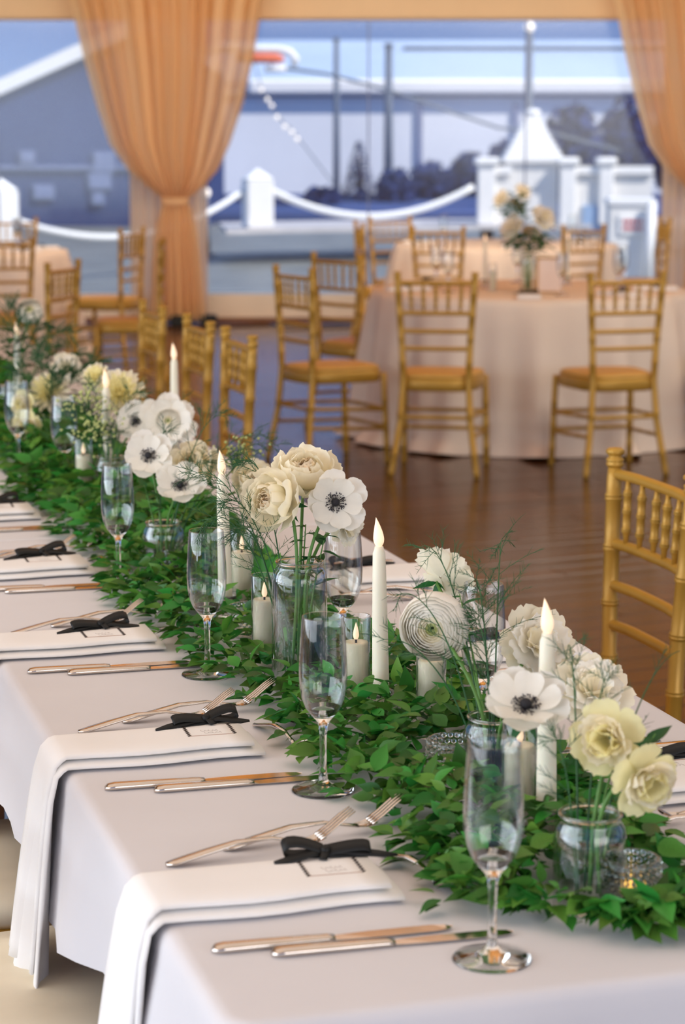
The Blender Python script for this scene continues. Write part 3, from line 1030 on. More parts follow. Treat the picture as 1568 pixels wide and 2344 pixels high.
# ------------------------------------------------------------------ round tables
def round_table(c, r, label_t, label_c, seed, R=0.81):
    t = thing('round_table', label_t, 'table', (c.x, c.y, 0), 0, 'round banquet tables')
    obj('tabletop', MB().lathe([(0, 0.715), (R - 0.02, 0.715), (R - 0.02, 0.742), (0, 0.742)], 40), 'brown_wood', t)
    for k in range(4):
        w = PI / 4 + k * PI / 2
        obj('leg', MB().tube([(0.5 * math.cos(w), 0.5 * math.sin(w), 0), (0.45 * math.cos(w), 0.45 * math.sin(w), 0.715)], 0.018, 8), 'steel_grey', t)
    rr_ = random.Random(seed)
    ph = [rr_.uniform(0, 6.28) for _ in range(4)]
    def fn(u, v):
        w = u * 2 * PI
        if v < 0.3:
            q = v / 0.3
            return ((R) * q * math.cos(w), (R) * q * math.sin(w), TOP)
        q = (v - 0.3) / 0.7
        fold = math.sin(w * 13 + ph[0] + 0.8 * math.sin(3 * w + ph[1])) + 0.5 * math.sin(w * 27 + ph[2])
        rad = R + 0.012 * min(1, q * 8) + q ** 0.8 * 0.085 + 0.05 * fold * q ** 0.8
        z = TOP - 0.004 - q * (TOP - 0.012) * 1.0
        if q > 0.92:
            rad += 0.03 * (q - 0.92) / 0.08 * (1 + 0.6 * fold)
        return (rad * math.cos(w), rad * math.sin(w), max(0.004, z + 0.012 * fold * (q > 0.95)))
    o = obj('tablecloth', MB().grid(fn, 220, 30, wrap=True), 'round_cloth')
    o.location = (c.x, c.y, 0)
    tag(o, label_c, 'tablecloth', 'floor length cloths on the round tables')
round_table(RT, 0.81, 'round table under the pale cloth, the nearest of three', 'pale blush floor-length cloth on the nearest round table', 3)
round_table(T2, 0.81, 'round table under the pale cloth, far right by the kiosk', 'pale blush floor-length cloth on the far right round table', 5)
round_table(L1, 0.81, 'round table under the pale cloth, far left', 'pale blush floor-length cloth on the far left round table', 8)

# ------------------------------------------------------------------ long tables with lap-length cloths
X0, X1, Y0, YL = 0.430, 1.268, 1.800, 2.44
def long_table(k):
    y0 = Y0 + k * YL
    nm = ['nearest', 'second', 'farthest'][k]
    t = thing('banquet_table', 'long folding table under the white cloth, %s of the row' % nm, 'table', ((X0 + X1) / 2, y0 + YL / 2, 0), 0, 'long tables set end to end')
    w, L = X1 - X0 - 0.03, YL - 0.03
    obj('tabletop', MB().box((0, 0, 0.728), (w, L, 0.04), bev=0.008), 'brown_wood', t, False)
    for sx in (-1, 1):
        for sy in (-1, 1):
            obj('leg', MB().tube([(sx * w * 0.38, sy * L * 0.38, 0), (sx * w * 0.38, sy * L * 0.38, 0.708)], 0.016, 8), 'steel_grey', t)
    ph = random.Random(40 + k)
    a, b = ph.uniform(0, 6), ph.uniform(0, 6)
    # perimeter with rounded corners
    per = []
    rc_ = 0.03
    cor = [(X1 - rc_, y0 + rc_, -PI / 2), (X1 - rc_, y0 + YL - rc_, 0), (X0 + rc_, y0 + YL - rc_, PI / 2), (X0 + rc_, y0 + rc_, PI)]
    for i, (cx_, cy_, w0) in enumerate(cor):
        for j in range(7):
            w = w0 + PI / 2 * j / 6
            per.append((cx_ + rc_ * math.cos(w), cy_ + rc_ * math.sin(w), math.cos(w), math.sin(w)))
        nx = cor[(i + 1) % 4]
        p0_ = (cx_ + rc_ * math.cos(w0 + PI / 2), cy_ + rc_ * math.sin(w0 + PI / 2))
        p1_ = (nx[0] + rc_ * math.cos(nx[2]), nx[1] + rc_ * math.sin(nx[2]))
        n = 44 if i in (0, 2) else 18
        for j in range(1, n):
            q = j / n
            per.append((p0_[0] + (p1_[0] - p0_[0]) * q, p0_[1] + (p1_[1] - p0_[1]) * q, math.cos(w0 + PI / 2), math.sin(w0 + PI / 2)))
    n = len(per)
    rows = [(-0.014, 0.0), (-0.006, -0.0006), (0.0, -0.004), (0.004, -0.012), (0.006, -0.03), (0.010, -0.06), (0.014, -0.10), (0.018, -0.14), (0.022, -0.172)]
    vs, fs = [], []
    joint = []
    for g, dz in rows:
        for i, (x, y, nx, ny) in enumerate(per):
            q = min(1, max(0, -dz / 0.17))
            s = x * 3.0 + y * 3.0
            wave = (math.sin(s * 4.1 + a) * 0.5 + math.sin(s * 9.7 + b) * 0.3) * 0.03 * q ** 1.3
            inner = (ny > 0.7 and k < 2) or (ny < -0.7 and k > 0)
            gg = g if not inner else min(g, -0.002)
            ww = wave if not inner else 0
            vs.append((x + nx * (gg + ww), y + ny * (gg + ww), TOP + dz * (1 + 0.1 * math.sin(s * 2.3 + b) * q)))
    for j in range(len(rows) - 1):
        for i in range(n):
            i2 = (i + 1) % n
            fs.append((j * n + i, (j + 1) * n + i, (j + 1) * n + i2, j * n + i2))
    fs.append(tuple(range(n)))
    m = MB()
    m.add(vs, fs)
    o = obj('tablecloth', m, 'cloth')
    tag(o, 'white lap-length cloth on the %s long table' % nm, 'tablecloth', 'white cloths on the long tables')
for k in range(3):
    long_table(k)

# ------------------------------------------------------------------ cutlery
CUT = {}
def cutlery_meshes():
    # dinner knife along +X, handle first
    h = MB()
    st = [(0, .0045, .002), (.004, .0085, .0036), (.012, .0098, .0042), (.06, .0088, .004), (.115, .0072, .0036), (.122, .006, .003)]
    def bar(m, st, z0=0.0, n=10, zc=None):
        vs, fs = [], []
        for i, (x, wy, hz) in enumerate(st):
            zz = z0 + hz if zc is None else zc[i]
            for k in range(n):
                w = 2 * PI * k / n
                cy_, sz_ = math.cos(w), math.sin(w)
                vs.append((x, wy * (abs(cy_) ** 0.7) * (1 if cy_ > 0 else -1), zz + hz * (abs(sz_) ** 0.8) * (1 if sz_ > 0 else -1)))
        for i in range(len(st) - 1):
            for k in range(n):
                j = (k + 1) % n
                fs.append((i * n + k, i * n + j, (i + 1) * n + j, (i + 1) * n + k))
        fs += [tuple(reversed(range(n))), tuple(range((len(st) - 1) * n, len(st) * n))]
        return m.add(vs, fs)
    CUT['knife_handle'] = bar(h, st).mesh('handle', 'steel')
    b = MB()
    pts_t = [(.120, .004), (.128, .0062), (.16, .0085), (.20, .009), (.225, .0085), (.238, .0055), (.244, .0015)]
    pts_b = [(.120, -.004), (.128, -.006), (.16, -.0072), (.20, -.0072), (.225, -.0068), (.238, -.005), (.244, .0005)]
    vs, fs = [], []
    for (x, y), (x2, y2) in zip(pts_t, pts_b):
        vs += [(x, y, 0.0034), (x2, y2, 0.0026), (x, y, 0.0018), (x2, y2, 0.0022)]
    for i in range(len(pts_t) - 1):
        a, c = i * 4, i * 4 + 4
        fs += [(a, a + 1, c + 1, c), (a + 2, c + 2, c + 3, a + 3), (a, c, c + 2, a + 2), (a + 1, a + 3, c + 3, c + 1)]
    fs += [(0, 2, 3, 1), (24, 25, 27, 26)]
    CUT['knife_blade'] = b.add(vs, fs).mesh('blade', 'steel', False)
    # fork: arched handle, neck dips, tines rise
    def fork(L, s, rise):
        hh = MB()
        xs = [0, .01, .04, .08, .12, .145, .16]
        wy = [.004, .0092, .0088, .0064, .0042, .0036, .005]
        zc = [.0024, .0034, .009, .0155, .0150, .0085, .0055]
        bar(hh, [(x * s, w * s, .0017 + .0006 * (i < 4)) for i, (x, w) in enumerate(zip(xs, wy))], n=8, zc=[z for z in zc])
        head = MB()
        def hf(u, v):
            x = (.157 + .024 * v) * s
            w = (.004 + .0075 * math.sin(min(1, v * 1.3) * PI / 2)) * s
            return (x, (u - .5) * 2 * w, .0055 - .003 * v * (1 - v) * 2 + rise * 0.12 * v * v + .0022 * (2 * u - 1) ** 2)
        head.grid(hf, 6, 5)
        head.grid(lambda u, v: tuple(Vector(hf(1 - u, v)) - Vector((0, 0, .0012))), 6, 5)
        tines = []
        z1 = .0055 + rise * 0.12
        for k in range(4):
            y = (-.0093 + .0062 * k) * s
            m = MB()
            bar(m, [(.174 * s, .0024 * s, .0012), (.188 * s, .0023 * s, .0012), (.204 * s, .0021 * s, .0011), (.216 * s, .0010 * s, .0007)], n=8,
                zc=[z1 - .0006, z1 + rise * 0.28, z1 + rise * 0.70, z1 + rise * 0.95])
            m.v = [(a, b + y, c) for a, b, c in m.v]
            tines.append(m.mesh('tine', 'steel'))
        return hh.mesh('handle', 'steel'), head.mesh('head', 'steel'), tines
    CUT['fork'] = fork(.214, 1.0, .027)
    CUT['small_fork'] = fork(.16, 0.74, .014)
    sp = MB()
    xs = [0, .008, .03, .06, .09, .11, .12]
    bar(sp, [(x, w, .0014) for x, w in zip(xs, [.0025, .0055, .005, .0038, .0028, .0026, .0034])], n=8, zc=[.002, .0025, .005, .008, .0075, .006, .0058])
    CUT['spoon_handle'] = sp.mesh('handle', 'steel')
    bw = MB()
    def bf(u, v):
        x = .118 + .052 * v
        w = .0185 * math.sin(PI * min(1, (v * 0.93 + 0.06))) ** 0.6
        dep = -.006 * (1 - (2 * u - 1) ** 2) * math.sin(PI * v) ** 0.5
        return (x, (u - .5) * 2 * w, .009 + dep + .003 * v)
    bw.grid(bf, 10, 12)
    bw.grid(lambda u, v: tuple(Vector(bf(1 - u, v)) - Vector((0, 0, .0011))), 10, 12)
    CUT['spoon_bowl'] = bw.mesh('bowl', 'steel')
cutlery_meshes()

def lay(p, q):
    return math.atan2(q[1] - p[1], q[0] - p[0])

def knife(p, q, label, group, z=TOP + 0.0005):
    t = thing('dinner_knife', label, 'knife', (p[0], p[1], z), lay(p, q), group)
    put('handle', CUT['knife_handle'], t)
    put('blade', CUT['knife_blade'], t)
    return t
def fork(p, q, label, group, kind='fork', z=TOP + 0.0005, tilt=0.0):
    t = thing('dinner_fork' if kind == 'fork' else 'dessert_fork', label, 'fork', (p[0], p[1], z), 0, group)
    t.rotation_euler = (0, -tilt, lay(p, q))
    hdl, head, tines = CUT[kind]
    put('handle', hdl, t)
    hd = put('head', head, t)
    for m in tines:
        put('tine', m, hd)
    return t
def spoon(p, q, label, group):
    t = thing('dessert_spoon', label, 'spoon', (p[0], p[1], TOP + 0.0005), lay(p, q), group)
    put('handle', CUT['spoon_handle'], t)
    put('bowl', CUT['spoon_bowl'], t)
    return t

# ------------------------------------------------------------------ napkin, bow, card
def slab_path(path, wid, th, nu, wave, seed, side):
    """solid strip: path of (x, z, width0, width1, waveamp) in local coordinates; closed top, bottom and edges"""
    m = MB()
    rr_ = random.Random(seed)
    ph = rr_.uniform(0, 6)
    rows = len(path)
    def pt(i, u, k):
        x, z, y0, y1, wa, nx, nz = path[i]
        off = wa * (math.sin(u * 2 * PI * 1.5 + ph) + 0.4 * math.sin(u * 2 * PI * 3.3 + ph * 2))
        rnd_e = 0.5 * th * (1 - (abs(2 * u - 1)) ** 6)
        h = (rnd_e + 0.3 * th) if k else -(rnd_e + 0.0 * th)
        return (x + nx * (h + off), y0 + (y1 - y0) * u, z + nz * (h + off))
    n = nu + 1
    vs = [pt(i, u / nu, 1) for i in range(rows) for u in range(n)] + [pt(i, u / nu, 0) for i in range(rows) for u in range(n)]
    o = rows * n
    fs = []
    for i in range(rows - 1):
        for u in range(nu):
            a = i * n + u
            fs.append((a, a + 1, a + n + 1, a + n))
            fs.append((o + a, o + a + n, o + a + n + 1, o + a + 1))
        a, b = i * n, i * n + nu
        fs += [(a, a + n, o + a + n, o + a), (b, o + b, o + b + n, b + n)]
    for u in range(nu):
        fs.append((u, o + u, o + u + 1, u + 1))
        a = (rows - 1) * n + u
        fs.append((a, a + 1, o + a + 1, o + a))
    return m.add(vs, fs)

def napkin(x_in, side, yc, w, label, group, seed, drop=0.29):
    """lies from x_in (towards the garland) to the table edge and hangs down; side -1 = left edge, +1 = right edge"""
    edge = X0 if side < 0 else X1
    t = thing('napkin', label, 'napkin', (edge, yc, TOP), 0, group)
    def mk(xi, th, z0, yo, hang, wide, seed_):
        L = abs(xi - edge)
        path = []
        for i in range(9):
            x = L * (1 - i / 8)
            fall = 0.0
            path.append((-side * x, z0 + th * 0.5, yo - w / 2 + 0.004 * math.sin(i), yo + w / 2, 0.0, 0, 1))
        path.append((side * 0.006, z0 + th * 0.5 - 0.002, yo - w / 2, yo + w / 2, 0, side * 0.4, 0.92))
        path.append((side * 0.014, z0 + th * 0.5 - 0.010, yo - w / 2, yo + w / 2, 0, side * 0.85, 0.5))
        for i in range(1, 12):
            q = i / 11
            flare = wide * q ** 0.7
            path.append((side * (0.017 + 0.035 * q ** 0.8), z0 + th * 0.5 - 0.014 - (hang - 0.01) * q, yo - w / 2 - flare * 0.5, yo + w / 2 + flare * 0.75, 0.014 * q, side * 1.0, 0.0))
        return slab_path(path, w, th, 18, 0, seed_, side)
    obj('lower_fold', mk(x_in, 0.008, 0.0012, -0.006, drop, 0.07, seed), 'napkin_cloth', t)
    obj('upper_fold', mk(x_in - (-side) * 0.012 * (1 if side < 0 else 1), 0.009, 0.0115, 0.004, drop - 0.03, 0.05, seed + 1), 'napkin_cloth', t)
    return t

def strip(pts, width_vec, taper=None):
    m = MB()
    w = Vector(width_vec)
    n = len(pts)
    vs, fs = [], []
    for i, p in enumerate(pts):
        p = Vector(p)
        k = taper[i] if taper else 1.0
        ww = w * k
        t_ = (Vector(pts[min(i + 1, n - 1)]) - Vector(pts[max(i - 1, 0)])).normalized()
        nn = t_.cross(w).normalized() * 0.0004
        vs += [p - ww + nn, p + ww + nn, p + ww - nn, p - ww - nn]
    for i in range(n - 1):
        a, b = i * 4, i * 4 + 4
        for k in range(4):
            fs.append((a + k, a + (k + 1) % 4, b + (k + 1) % 4, b + k))
    fs += [(3, 2, 1, 0), ((n - 1) * 4, (n - 1) * 4 + 1, (n - 1) * 4 + 2, (n - 1) * 4 + 3)]
    return m.add(vs, fs)

BOW = {}
def bow_meshes():
    k = MB()
    k.lathe([(0, -.006), (.004, -.005), (.0062, 0), (.004, .005), (0, .006)], 12, Matrix.Translation((0, 0, .007)) @ Matrix.Rotation(PI / 2, 4, 'X') @ Matrix.Scale(1.1, 4))
    BOW['knot'] = k.mesh('knot', 'ribbon')
    for s, h in ((-1, .011), (1, .022)):
        L = .048 if s < 0 else .046
        pts = []
        for i in range(17):
            w = 2 * PI * i / 16
            x = s * (L * 0.5 - L * 0.5 * math.cos(w))
            z = .006 + h * 0.5 * math.sin(w) * s * s * (0.35 + 0.65 * abs(x) / L) + h * 0.22 * abs(x) / L
            pts.append((x, 0.004 * math.sin(w * 0.5) * s, max(.002, z)))
        BOW['loop%d' % s] = strip(pts, (0.0004 * s, .0070, .0042)).mesh('loop', 'ribbon')
    BOW['tail-1'] = strip([(-.002, -.001, .006), (-.018, -.004, .0075), (-.038, -.008, .005), (-.058, -.010, .0025), (-.075, -.015, .0018)], (0.001, .0055, .003), [1, 1, .95, .8, .3]).mesh('tail', 'ribbon')
    BOW['tail1'] = strip([(.002, -.002, .006), (.015, -.006, .008), (.030, -.010, .005), (.045, -.012, .0022), (.058, -.014, .0018)], (0.0005, .0055, .003), [1, 1, .95, .8, .3]).mesh('tail', 'ribbon')
    BOW['drop'] = strip([(0, -.003, .008), (.002, -.008, .007), (.004, -.013, .004), (.006, -.017, .0022)], (.0042, .0004, .0005)).mesh('tail', 'ribbon')
bow_meshes()

def bow(p, ang, label, group, z=TOP + 0.0228, k=1.0, flip=False):
    t = thing('ribbon_bow', label, 'bow', (p[0], p[1], z), ang, group)
    t.scale = (-k if flip else k, k, k)
    for q in ('loop-1', 'loop1'):
        put('loop', BOW[q], t)
    put('knot', BOW['knot'], t)
    for q in ('tail-1', 'tail1', 'drop'):
        put('tail', BOW[q], t)
    return t

CARD = {}
def card_meshes():
    W, D = .062, .052     # local: x along the table's width, y towards the camera negative
    CARD['card'] = MB().box((0, 0, .0005), (W, D, .0006)).mesh('sheet', 'card', False)
    for s in (-1, 1):
        pts = []
        for i in range(15):
            pts.append((s * (W / 2 - .0015) + (.0016 if i % 2 else -.0016), D / 2 - D * i / 14, .0012))
        CARD['wave%d' % s] = strip(pts, (.0011, .0, .0)).mesh('wavy_border', 'card_ink', False)
    CARD['line'] = MB().box((0, -D / 2 + .001, .0010), (W * .94, .0011, .0006)).mesh('bottom_line', 'card_edge', False)
    sc = MB()
    rr_ = random.Random(5)
    for row, y in enumerate((-.003, -.013)):
        pts = []
        x = -.012 + .003 * row
        for i in range(40):
            w = i * 0.75
            pts.append((x + i * .0006 + .0012 * math.cos(w), y + (.0026 + .0014 * math.sin(i * .37)) * math.sin(w), .0011))
        sc.tube(pts, .00022, 4)
    CARD['script'] = sc.mesh('handwriting', 'card_script')
card_meshes()
def card(p, ang, label, group, z=TOP + 0.0222):
    t = thing('name_card', label, 'card', (p[0], p[1], z), ang, group)
    put('sheet', CARD['card'], t)
    put('wavy_border', CARD['wave-1'], t)
    put('wavy_border', CARD['wave1'], t)
    put('bottom_line', CARD['line'], t)
    put('handwriting', CARD['script'], t)
    return t

nth = ['nearest', 'second nearest', 'third nearest', 'fourth nearest', 'fifth nearest']
SP = 0.606
LY = [2.115, 2.675, 3.285, 3.895, 4.50]
for k, y in enumerate(LY):
    w = 'left place setting, %s to us' % nth[k]
    j = random.Random(90 + k)
    dx = lambda a=0.004: j.uniform(-a, a)
    napkin(0.684 + dx(), -1, y, 0.108 if k else 0.112, 'white folded napkin over the table edge, %s' % w, 'napkins at the left place settings', 10 + k)
    bx_ = [(0.627, 2.160), (0.628, 2.722), (0.600, 3.318), (0.607, 3.945), (0.61, 4.55)][k]
    bow(bx_, [-0.10, 0.05, 0.10, 0.18, 0.1][k] + 0.02, 'black ribbon bow on the napkin, %s' % w, 'black bows at the left place settings', k=[1.0, .96, 1.0, 1.05, 1][k], flip=(k in (0,)))
    card((bx_[0] - 0.004, bx_[1] - 0.034), dx(0.06), 'cream name card with wavy black borders, %s' % w, 'name cards at the left place settings')
    yk = y - 0.136
    knife((0.459 + dx(), yk), (0.70, yk - 0.007 + dx()), 'upper dinner knife, %s' % w, 'knives at the left place settings')
    knife((0.512 + dx(), yk - 0.026), (0.75, yk - 0.036 + dx()), 'lower dinner knife, %s' % w, 'knives at the left place settings')
    if k < 4:
        yf = y + 0.125
        fork((0.472 + dx(), yf), (0.69, yf + 0.016), 'nearer dinner fork, %s' % w, 'dinner forks at the left place settings', tilt=0.03)
        fork((0.540 + dx(), yf + 0.034), (0.742, yf + 0.052), 'farther dinner fork, %s' % w, 'dinner forks at the left place settings', tilt=0.03)
        fork((0.703 + dx(), y + 0.095), (0.735, y - 0.05), 'small dessert fork by the leaves, %s' % w, 'dessert forks at the left place settings', 'small_fork')
        spoon((0.752 + dx(), y - 0.048), (0.763, y + 0.13), 'dessert spoon by the leaves, %s' % w, 'dessert spoons at the left place settings')
RY = [2.345, 3.02, 3.63]
for k, y in enumerate(RY):
    w = 'right place setting, %s to us' % nth[k]
    napkin(1.045 + 0.02 * k, 1, y, 0.13, 'white folded napkin across the table, %s' % w, 'napkins at the right place settings', 30 + k)
    bow((1.122, y + 0.052), 0.25, 'black ribbon bow on the napkin, %s' % w, 'black bows at the right place settings', flip=True)
    card((1.13, y + 0.018), PI, 'cream name card with wavy borders, %s' % w, 'name cards at the right place settings')
    yk = y + 0.165
    knife((1.235, yk), (0.99, yk + 0.004), 'nearer dinner knife, %s' % w, 'knives at the right place settings')
    knife((1.19, yk + 0.03), (0.95, yk + 0.032), 'farther dinner knife, %s' % w, 'knives at the right place settings')
    yf = y - 0.115
    fork((1.225, yf), (1.01, yf - 0.012), 'nearer dinner fork, %s' % w, 'dinner forks at the right place settings', tilt=0.03)
    fork((1.165, yf - 0.032), (0.95, yf - 0.045), 'farther dinner fork, %s' % w, 'dinner forks at the right place settings', tilt=0.03)

# ------------------------------------------------------------------ glasses, candles, jars
FL_OUT = [(0, 0), (.037, 0), (.0385, .0012), (.037, .0028), (.022, .0052), (.010, .0085), (.0058, .014), (.0046, .024), (.0040, .045), (.0042, .068), (.0052, .080), (.0085, .0875),
          (.0150, .0945), (.0212, .103), (.0258, .115), (.0284, .130), (.0291, .146), (.0286, .166), (.0272, .188), (.0252, .2135), (.0249, .215)]
FL_IN = [(.0243, .2145), (.0264, .188), (.0278, .166), (.0283, .146), (.0276, .130), (.0249, .116), (.0201, .1045), (.0136, .0968), (.006, .0935), (0, .093)]
FLUTE_STEM = MB().lathe(FL_OUT[:13] + FL_IN[-4:], 40).mesh('stem', 'clear_glass')
FLUTE_BOWL = MB().lathe(FL_OUT[12:] + FL_IN[:-3], 48).mesh('bowl', 'thin_glass')
solids = []     # (x, y, r) kept clear of leaves

def flute(p, label, group='champagne flutes on the long table', k=1.0):
    t = thing('champagne_flute', label, 'glass', (p[0], p[1], TOP + 0.0003), 0, group)
    put('stem', FLUTE_STEM, t)
    put('bowl', FLUTE_BOWL, t)
    solids.append((p[0], p[1], 0.012))
    return t
flute((.713, 1.885), 'champagne flute nearest us, beside the nearest left knives')
flute((.712, 2.462), 'champagne flute at the second nearest left setting')
flute((.711, 3.066), 'champagne flute at the third nearest left setting')
flute((.711, 3.746), 'champagne flute at the fourth nearest left setting')
flute((.795, 4.802), 'champagne flute in the leaves below the far cream flowers')
flute((.738, 5.12), 'champagne flute at the left edge, farthest on the table')
q = at(785, 1200, TOP + .215)
flute((q.x, q.y), 'champagne flute behind the tall jar of white flowers')
q = at(1107, 1335, TOP + .215)
flute((q.x, q.y), 'champagne flute behind the big white ranunculus')

def flame_prof(h, r):
    return [(0, 0), (r * .55, h * .02), (r * .9, h * .14), (r, h * .27), (r * .88, h * .45), (r * .6, h * .66), (r * .28, h * .85), (0, h)]

TAP = {}
hold = [(0, 0), (.019, 0), (.021, .003), (.019, .007), (.0145, .012), (.0135, .022), (.016, .033), (.0225, .040), (.0235, .042), (.0225, .0435), (.0175, .040), (.0128, .034), (.0118, .020), (.0118, .014), (0, .014)]
TAP['holder'] = MB().lathe(hold, 36).mesh('holder', 'clear_glass')
TAP['body'] = MB().lathe([(0, .0145), (.0112, .0145), (.0114, .05), (.0105, .13), (.0092, .20), (.0084, .232), (.0066, .2365), (.0058, .241), (0, .2415)], 24).mesh('candle', 'wax')
fm = MB()
def flame_fn(u, v):
    prof = flame_prof(.040, .0073)
    x = v * (len(prof) - 1)
    i = min(int(x), len(prof) - 2)
    r = prof[i][0] + (prof[i + 1][0] - prof[i][0]) * (x - i)
    z = prof[i][1] + (prof[i + 1][1] - prof[i][1]) * (x - i)
    return (r * math.cos(u * 2 * PI) - .0035 * (z / .04) ** 2.2, r * math.sin(u * 2 * PI) * .9, .2405 + z)
TAP['flame'] = fm.grid(flame_fn, 16, 20, wrap=True).mesh('flame', 'flame')
def taper(p, label, lean=(0, 0), spin=0.0):
    t = thing('taper_candle', label, 'candle', (p[0], p[1], TOP + .0005), 0, 'ivory taper candles in glass holders')
    put('holder', TAP['holder'], t)
    M = Matrix.Rotation(lean[0], 4, 'Y') @ Matrix.Rotation(lean[1], 4, 'X') @ Matrix.Rotation(spin, 4, 'Z')
    b = put('candle', TAP['body'], t, M)
    put('flame', TAP['flame'], b)
    solids.append((p[0], p[1], 0.026))
    return t
def tp(px, py):
    q = at(px, py, TOP + .28)
    return (q.x, q.y)
taper(tp(874, 1185), 'ivory taper candle left of the big white ranunculus', (-.016, 0), -0.3)
taper(tp(1259, 1370), 'ivory taper candle at the right, before the cream ruffled flower', (-.01, 0), -0.3)
taper(tp(514, 1030), 'ivory taper candle behind the fern left of the tall jar', (-.02, 0), 0.4)
taper(tp(398, 785), 'ivory taper candle rising behind the pale green-eyed flower')
taper(tp(242, 845), 'ivory taper candle before the far yellow dahlia')
taper(tp(38, 735), 'ivory taper candle at the far left edge', (0, 0), 0.5)

PIL = {}
PIL['glass'] = MB().lathe([(0, 0), (.0190, 0), (.0198, .001), (.0198, .139), (.0194, .140), (.0188, .139), (.0188, .004), (0, .004)], 40).mesh('cylinder', 'thin_glass')
PIL['wax'] = MB().lathe([(0, .0045), (.0168, .0045), (.0172, .006), (.0172, .101), (.0160, .1035), (.010, .1025), (0, .102)], 32).mesh('wax', 'wax_ivory')
PIL['wick'] = MB().tube([(0, 0, .1015), (0, 0, .1065)], .0016, 8).mesh('wick', 'wick')
PIL['flame'] = MB().lathe([(r, z + .1065) for r, z in flame_prof(.024, .0042)], 14).mesh('flame', 'flame')
def pillar(p, label, glow=True):
    t = thing('pillar_candle', label, 'candle', (p[0], p[1], TOP + .0005), 0, 'ivory pillar candles in clear glass cylinders')
    put('glass_cylinder', PIL['glass'], t)
    put('wax', PIL['wax'], t)
    put('wick', PIL['wick'], t)
    put('flame', PIL['flame'], t)
    solids.append((p[0], p[1], 0.026))
    return t
def pp(px, py, h=.14):
    q = at(px, py, TOP + h)
    return (q.x, q.y)
pillar(pp(605, 1316), 'pillar candle in a glass cylinder left of the tall jar')
pillar(pp(815, 1409), 'pillar candle in a glass cylinder just right of the second nearest left flute')
pillar(pp(987, 1508, .105), 'pillar candle in a glass cylinder under the big white ranunculus')
pillar(pp(1190, 1702, .105), 'pillar candle in a glass cylinder seen through the nearest flute')
pillar(pp(553, 1213), 'pillar candle in a glass cylinder under the fern')
pillar(pp(190, 1003), 'pillar candle in a glass cylinder among the far leaves')

HOB = {}
cup = [(0, 0), (.018, 0), (.0215, .003), (.0275, .014), (.0298, .027), (.0290, .042), (.0285, .052), (.0275, .053), (.0265, .052), (.0272, .042), (.0278, .027), (.0252, .014), (.019, .005), (0, .004)]
HOB['cup'] = MB().lathe(cup, 40).mesh('cup', 'thin_glass')
hb = MB()
for j in range(6):
    z = .010 + j * .0078
    rr0 = [.0262, .0288, .0298, .0297, .0292, .0288][j]
    for k in range(22):
        w = 2 * PI * (k + (j % 2) * .5) / 22
        M = Matrix.Translation((rr0 * math.cos(w), rr0 * math.sin(w), z)) @ Matrix.Rotation(w, 4, 'Z') @ Matrix.Rotation(PI / 2, 4, 'Y')
        hb.lathe([(.0036, -.0004), (.0030, .0016), (.0015, .0028), (0, .0030)], 6, M)
HOB['knobs'] = hb.mesh('hobnails', 'clear_glass')
HOB['light'] = MB().lathe([(0, .0045), (.0165, .0045), (.0165, .015), (0, .015)], 20).mesh('tealight', 'wax_ivory')
HOB['flame'] = MB().lathe([(r, z + .015) for r, z in flame_prof(.016, .0038)], 12).mesh('flame', 'glow')
def hobnail(p, label, lit=True):
    t = thing('hobnail_votive', label, 'candle holder', (p[0], p[1], TOP + .0005), 0, 'hobnail glass votive cups in the leaves')
    c = put('cup', HOB['cup'], t)
    k = put('hobnails', HOB['knobs'], c)
    k['kind'] = 'stuff'
    put('tealight', HOB['light'], t)
    if lit:
        put('flame', HOB['flame'], t)
    solids.append((p[0], p[1], 0.036))
    return t
hobnail(pp(1445, 1962, .053), 'hobnail glass votive glowing amber in the nearest leaves')
hobnail(pp(1034, 1690, .053), 'hobnail glass votive right of the third pillar candle', False)
hobnail(pp(408, 1254, .053), 'hobnail glass votive between the two middle left flutes', False)
hobnail(pp(567, 1385, .053), 'hobnail glass votive left of the pillar candle by the tall jar', False)

def jar_profile(r, h, neck, t=.0028):
    out = [(0, 0), (r * .9, 0), (r, .004), (r, h * 0 + h - .030), (r * .985, h - .022), (r * .93, h - .014), (neck + .003, h - .009), (neck + .002, h - .004), (neck + .0035, h - .0015), (neck + .002, h)]
    inn = [(neck, h), (neck - .0005, h - .009), (r * .93 - t, h - .017), (r - t, h - .030), (r - t, .007), (r * .8, .005), (0, .005)]
    return out + inn
JAR = {}
JAR['tall'] = (MB().lathe(jar_profile(.0395, .187, .030), 56).mesh('jar_glass', 'thin_glass'),
               MB().lathe([(0, .0056), (.0360, .0076), (.0364, .010), (.0364, .158), (.0355, .1585), (0, .158)], 40).mesh('water', 'vase_water'))
JAR['short'] = (MB().lathe(jar_profile(.0375, .100, .029), 56).mesh('jar_glass', 'thin_glass'),
                MB().lathe([(0, .0056), (.0340, .0076), (.0344, .010), (.0344, .066), (.0335, .0665), (0, .066)], 40).mesh('water', 'vase_water'))
def bead(r, z, k=.0016):
    return MB().lathe([(r + k * math.cos(a * PI / 5), z + k * math.sin(a * PI / 5)) for a in range(11)], 48)
JRIM = {'tall': bead(.0322, .186, .0020).mesh('rim', 'clear_glass'), 'short': bead(.0312, .099, .0020).mesh('rim', 'clear_glass')}
def jar(p, kind, label, z=TOP):
    t = thing('glass_jar', label, 'jar', (p[0], p[1], z + .0005), 0, 'clear glass jars of flowers')
    g, w = JAR[kind]
    put('jar_glass', g, t)
    put('rim', JRIM[kind], t)
    put('water', w, t)
    solids.append((p[0], p[1], 0.046))
    return Vector((p[0], p[1], z))
J1 = jar(pp(685, 1285, .187), 'tall', 'tall clear jar of white anemone and peonies in the middle')
